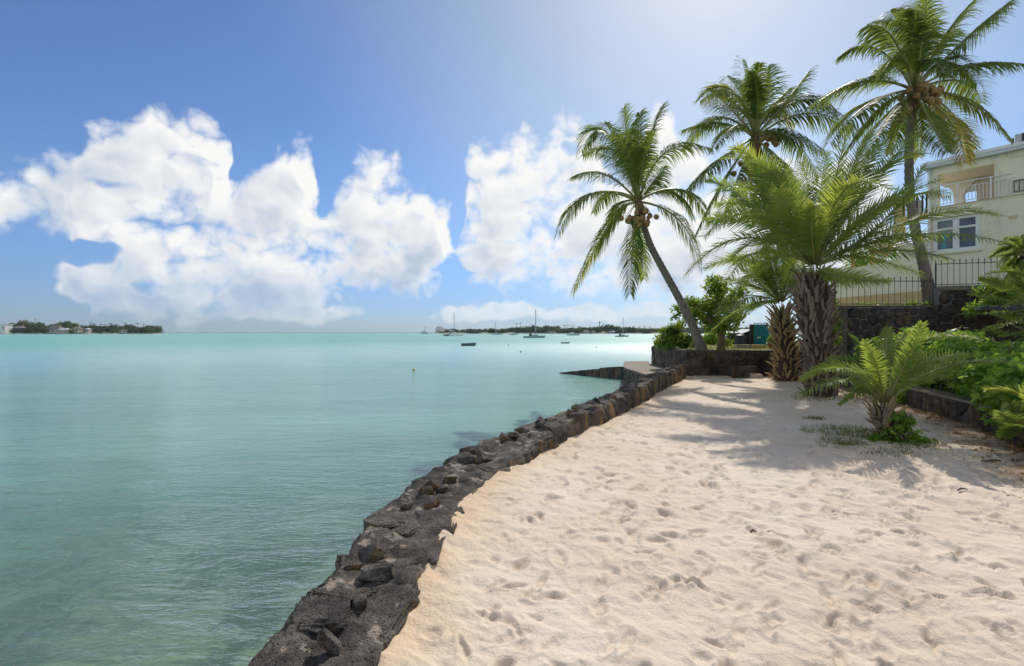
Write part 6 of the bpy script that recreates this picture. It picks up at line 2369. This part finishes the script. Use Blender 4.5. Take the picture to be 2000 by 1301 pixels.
# ------------------------------------------------------------------ far shores
def build_far():
    rng = np.random.RandomState(61)

    def land(name, px0, px1, y, depth, prof):
        n = 50
        xs = np.linspace((px0 - 1000) / F * y, (px1 - 1000) / F * y, n)
        vs, fs = [], []
        for i, x in enumerate(xs):
            h_ = float(np.interp(i / (n - 1), [p[0] for p in prof], [p[1] for p in prof]))
            wob = 6 * math.sin(i * 1.3)
            for (dy, z) in ((-3, SEA - 0.6), (2, SEA + 0.5), (10, SEA + 1.6), (depth * 0.5, SEA + 2 + h_), (depth, SEA + 2)):
                vs.append((x * (y + dy) / y, y + dy + wob, z))
        for i in range(n - 1):
            for k in range(4):
                a = i * 5 + k
                fs.append((a, a + 5, a + 6, a + 1))
        fm = [1 if (j % 4) < 2 else 0 for j in range(len(fs))]
        o = part(name, vs, fs, [M['far_ground'], M['far_beach']], fmat=fm)
        return tag(o, kind='structure')

    def wood(name, label, spec, y, leaf, per, tintoff=0.0):
        """spec: (px, tree top py, width in px)"""
        blobs, V, Fq, Tn, off = [], [], [], [], 0
        for (px, py, wpx) in spec:
            yy = y + rng.uniform(0, 40)
            top = H - (py - HORIZON) / F * yy
            x = (px - 1000) / F * yy
            w = wpx / F * yy * 0.5
            hh = (top - SEA)
            bl = []
            for k in range(5):
                bl.append((x + rng.uniform(-0.5, 0.5) * w, yy + rng.uniform(-0.5, 0.5) * w, SEA + hh * rng.uniform(0.45, 0.75), w * rng.uniform(0.4, 0.7), w * 0.6, hh * rng.uniform(0.2, 0.3)))
            bl.append((x, yy, SEA + hh * 0.30, w, w * 0.7, hh * 0.30))
            bl.append((x, yy - w * 0.4, SEA + hh * 0.5, w * 0.8, w * 0.5, hh * 0.34))
            v, f, t = leaf_cloud(bl, per, leaf, rng, shell=0.5, aspect=0.8)
            V.append(v)
            Fq.append(f + off)
            Tn.append(np.clip(t + rng.uniform(-0.45, 0.45) + tintoff, 0, 1.2))
            off += len(v)
        o = part(name, np.concatenate(V), np.concatenate(Fq), M['far_leaf'], attrs={'tint': np.concatenate(Tn)})
        return tag(o, label, 'trees', kind='stuff')

    # left headland
    yl = 760.0
    land('headland', -120, 312, yl, 90, [(0, 4), (0.7, 4), (0.95, 2), (1, 0)])

    def top_l(px):
        return np.interp(px, [-120, 0, 20, 45, 70, 95, 118, 132, 150, 170, 200, 230, 260, 290, 308, 316], [634, 632, 630, 622, 626, 630, 624, 622, 632, 631, 634, 634, 635, 632, 634, 644])
    spec = [(px, float(top_l(px)) + rng.uniform(-2, 7), rng.uniform(14, 24)) for px in np.arange(-110, 309, 4.5)]
    wood('headland_wood', 'dark green trees covering the low headland across the water', spec, yl + 14, 2.4, 330)
    # far shore
    yr = 800.0
    land('far_shore', 848, 1420, yr, 120, [(0, 0), (0.15, 2), (0.6, 8), (1, 6)])
    land('far_shore', 1420, 2100, yr, 120, [(0, 6), (1, 6)])

    def top_r(px):
        return np.interp(px, [880, 905, 916, 930, 950, 965, 985, 1000, 1020, 1050, 1080, 1100, 1130, 1160, 1185, 1200, 1230, 1280, 1400, 2000], [645, 643, 640, 645, 642, 640, 642, 636, 636, 634, 635, 639, 637, 636, 633, 634, 640, 640, 638, 636])
    spec = [(px, float(top_r(px)) + rng.uniform(-1, 4), rng.uniform(12, 24)) for px in np.arange(868, 1560, 4.5)]
    wood('far_wood', 'hazy green trees along the far shore behind the boats', spec, yr + 8, 2.6, 330, 0.25)

    # palms and tall trees that stand out of the mass
    def far_palm(px, py, y, lab, grp):
        yy = y
        top = H - (py - HORIZON) / F * yy
        x = (px - 1000) / F * yy
        root = thing('far_palm', (x, yy, SEA + 1.2), lab, 'palm tree', grp)
        b = MB()
        b.tube([(x, yy, SEA + 1), (x + 0.4, yy, 0.5 * (top + SEA)), (x + 0.6, yy, top - 1)], [0.35, 0.28, 0.22], 5)
        b.build('trunk', M['bark_dark'], root)
        V, Fq = [], []
        for k in range(11):
            a = k * 0.571 + rng.uniform(0, 0.3)
            d = np.array((math.cos(a), math.sin(a), 0))
            s = np.array((-d[1], d[0], 0)) * 0.55
            p = np.array((x + 0.6, yy, top - 1))
            q, r_ = p + d * 1.8 + ZUP * 0.9, p + d * 3.6 - ZUP * 0.6
            b0 = len(V)
            V += [p - s * 0.3, p + s * 0.3, q + s - ZUP * 0.2, q - s - ZUP * 0.2, r_ + s * 0.2, r_ - s * 0.2]
            Fq += [(b0, b0 + 1, b0 + 2, b0 + 3), (b0 + 3, b0 + 2, b0 + 4, b0 + 5)]
        part('crown', np.array(V), np.array(Fq), M['far_leaf'], root, attrs={'tint': np.full(len(V), 0.3)})
    for (px, py) in [(178, 630), (214, 631), (228, 633), (243, 630), (256, 633), (268, 631), (280, 633), (196, 633)]:
        where = ['leftmost of the slender palms', 'third of the slender palms from the left', 'palm in the middle of the row of slender palms', 'fifth of the slender palms from the left', 'third last of the slender palms', 'second last of the slender palms', 'last slender palm towards the point', 'second of the slender palms from the left'][[178, 214, 228, 243, 256, 268, 280, 196].index(px)]
        far_palm(px, py, yl + 10, where + ' above the headland trees', 'palms on the headland')
    for (px, py) in [(1008, 631), (1016, 630), (1102, 635), (1108, 634), (1118, 636), (1208, 637), (1222, 638), (1236, 637), (1248, 638), (1258, 637), (1268, 638)]:
        where = {1008: 'left one of two palms left of the sloop mast', 1016: 'right one of two palms left of the sloop mast', 1102: 'left one of three palms above the motor cruiser', 1108: 'middle one of three palms above the motor cruiser',
                 1118: 'right one of three palms above the motor cruiser', 1208: 'palm just left of the small sailboat mast', 1222: 'palm just right of the small sailboat mast', 1236: 'second palm right of the small sailboat mast',
                 1248: 'third palm right of the small sailboat mast', 1258: 'fourth palm right of the small sailboat mast', 1268: 'rightmost palm of the far shore before the terrace bush'}[px]
        far_palm(px, py, yr + 12, where, 'palms on the far shore')
    # water tower on the ridge
    x, top = (1171 - 1000) / F * (yr + 50), H - (628 - HORIZON) / F * (yr + 50)
    tw = thing('water_tower', (x, yr + 50, 5), 'tiny tower standing on the tree-covered ridge of the far shore', 'tower')
    b = MB()
    b.tube([(x, yr + 50, 4), (x, yr + 50, top - 3)], 0.7, 7)
    b.build('shaft', M['grey'], tw)
    b = MB()
    b.tube([(x, yr + 50, top - 3.2), (x, yr + 50, top - 2.2), (x, yr + 50, top)], [0.8, 1.5, 1.4], 9)
    b.build('tank', M['grey'], tw)

    # houses under the trees
    def far_house(px0, px1, py_ridge, py_eave, py_base, y, wall, roof, lab, grp, flat=False, hip=0.25):
        x0, x1 = (px0 - 1000) / F * y, (px1 - 1000) / F * y
        zr, ze = H - (py_ridge - HORIZON) / F * y, H - (py_eave - HORIZON) / F * y
        zb = min(SEA + 0.9, H - (py_base - HORIZON) / F * y)
        d = min(12.0, 0.6 * (x1 - x0) + 3)
        root = thing('beach_house', (x0, y, zb), lab, 'house', grp)
        b = MB()
        b.box(x0, x1, y, y + d, zb, ze)
        b.build('wall', M[wall], root)
        b = MB()
        o = 0.9
        xm0, xm1 = x0 + (x1 - x0) * hip, x1 - (x1 - x0) * hip
        e = [(x0 - o, y - o, ze + 0.01), (x1 + o, y - o, ze + 0.01), (x1 + o, y + d + o, ze + 0.01), (x0 - o, y + d + o, ze + 0.01)]
        if flat:
            b.hexa(e, [(p[0], p[1], zr) for p in e])
        else:
            r = [(xm0, y + d / 2, zr), (xm1, y + d / 2, zr)]
            b.add(e + r, [(0, 1, 5, 4), (1, 2, 5), (2, 3, 4, 5), (3, 0, 4), (3, 2, 1, 0)])
        b.build('roof', M[roof], root)
        n = max(2, int((x1 - x0) / 5))
        for k in range(n):
            xx = x0 + (x1 - x0) * (k + 0.5) / n
            b = MB()
            b.box(xx - 0.7, xx + 0.7, y - 0.15, y - 0.01, zb + 0.4 * (ze - zb), zb + 0.85 * (ze - zb))
            b.build('window', M['black'], root)
    gl = 'beach houses on the headland'
    far_house(-14, 10, 633, 634, 650, yl + 4, 'white', 'white', 'white multi-level building at the edge of the headland trees', gl, True)
    far_house(24, 44, 636, 641, 650, yl + 3, 'dark_wood', 'thatch', 'small grey thatched pavilion left of the dark waterside trees', gl)
    far_house(90, 116, 634, 644, 650, yl + 2, 'pale_stone', 'thatch', 'large grey thatched pavilion right of the dark waterside trees', gl)
    far_house(112, 131, 641, 644, 650, yl - 2, 'pale_stone', 'fascia', 'low white beach house beside the large thatched pavilion', gl)
    far_house(140, 153, 638, 642, 649, yl + 2, 'pale_stone', 'thatch', 'small white beach house half hidden by the headland trees', gl)
    far_house(165, 172, 641, 643, 649, yl + 2, 'pale_stone', 'fascia', 'tiny white hut in the middle of the headland beach', gl)
    far_house(232, 246, 644, 646, 650, yl + 1, 'pale_stone', 'thatch', 'low grey hut near the point of the headland', gl)
    gr = 'houses on the far shore'
    far_house(1070, 1084, 644, 647, 652, yr + 4, 'pale_stone', 'thatch', 'white house under the trees right of the sloop', gr)
    far_house(1140, 1152, 644, 647, 652, yr + 4, 'pale_stone', 'thatch', 'pale house under the trees behind the motor cruiser', gr)
    far_house(1156, 1164, 646, 648, 652, yr + 4, 'tan', 'thatch', 'tan house on the far shore beside the pale one', gr)
    far_house(1190, 1200, 645, 648, 652, yr + 4, 'pale_stone', 'fascia', 'grey house on the far shore left of the small sailboat', gr)
    # dark waterside trees in front of the headland houses
    spec = [(px, 633 + abs(px - 68) * 0.12 + rng.uniform(-1, 2), 14) for px in np.arange(50, 92, 4)]
    wood('waterside_wood', 'darkest low trees leaning over the water on the headland', spec, yl - 4, 1.8, 260, -0.35)

    spec = [(px, 641 + rng.uniform(-2, 3), rng.uniform(7, 12)) for px in np.concatenate([np.arange(-60, 50, 6), np.arange(134, 312, 4)]) if rng.rand() < 0.72]
    wood('shore_scrub', 'low scrub along the beach of the headland in front of the houses', spec, yl - 3, 1.6, 150, 0.1)

    # flat-topped island on the horizon
    y = 5200.0
    prof = [(852, 650), (853, 641), (855, 637.5), (858, 637), (864, 639.5), (870, 641.5), (877, 643.5), (886, 646), (898, 649), (906, 650.5)]
    vs, fs = [], []
    n = len(prof)
    for i, (px, py) in enumerate(prof):
        x, z = (px - 1000) / F * y, H - (py - HORIZON) / F * y
        z = max(z, SEA + 1)
        w = 160 * math.sin(math.pi * (i + 0.6) / (n + 0.2)) + 40
        for (dy, kz) in ((-1.0, 0.0), (-0.8, 0.45), (-0.45, 0.85), (0.0, 1.0), (0.6, 0.8), (1.0, 0.0)):
            jz = rng.uniform(-0.06, 0.06) * (kz > 0 and kz < 1)
            vs.append((x + rng.uniform(-6, 6), y + w * dy, SEA - 2 + (z - SEA + 2) * max(0, kz + jz)))
    for i in range(n - 1):
        for k in range(5):
            a = i * 6 + k
            fs.append((a, a + 6, a + 7, a + 1))
    fs += [tuple(range(5, -1, -1)), tuple(range((n - 1) * 6, n * 6))]
    o = part('island', vs, fs, M['cliff'])
    tag(o, 'blue wedge-shaped island on the horizon behind the catamaran', 'island', kind='structure')


build_far()


# ------------------------------------------------------------------ sea air
def build_haze():
    b = MB()
    b.box(-6000, 6000, -300, 5700, -4.0, 95.0)
    m, T, out = new_mat('sea_air')
    pv = T.n('ShaderNodeVolumePrincipled', {'Color': (0.74, 0.87, 1.0), 'Density': HAZE, 'Anisotropy': 0.3})
    T.links.new(pv.outputs[0], out.inputs['Volume'])
    o = b.build('haze', m)
    tag(o, 'thin bluish sea air over the lagoon', 'haze', kind='stuff')


HAZE = 0.00007
build_haze()
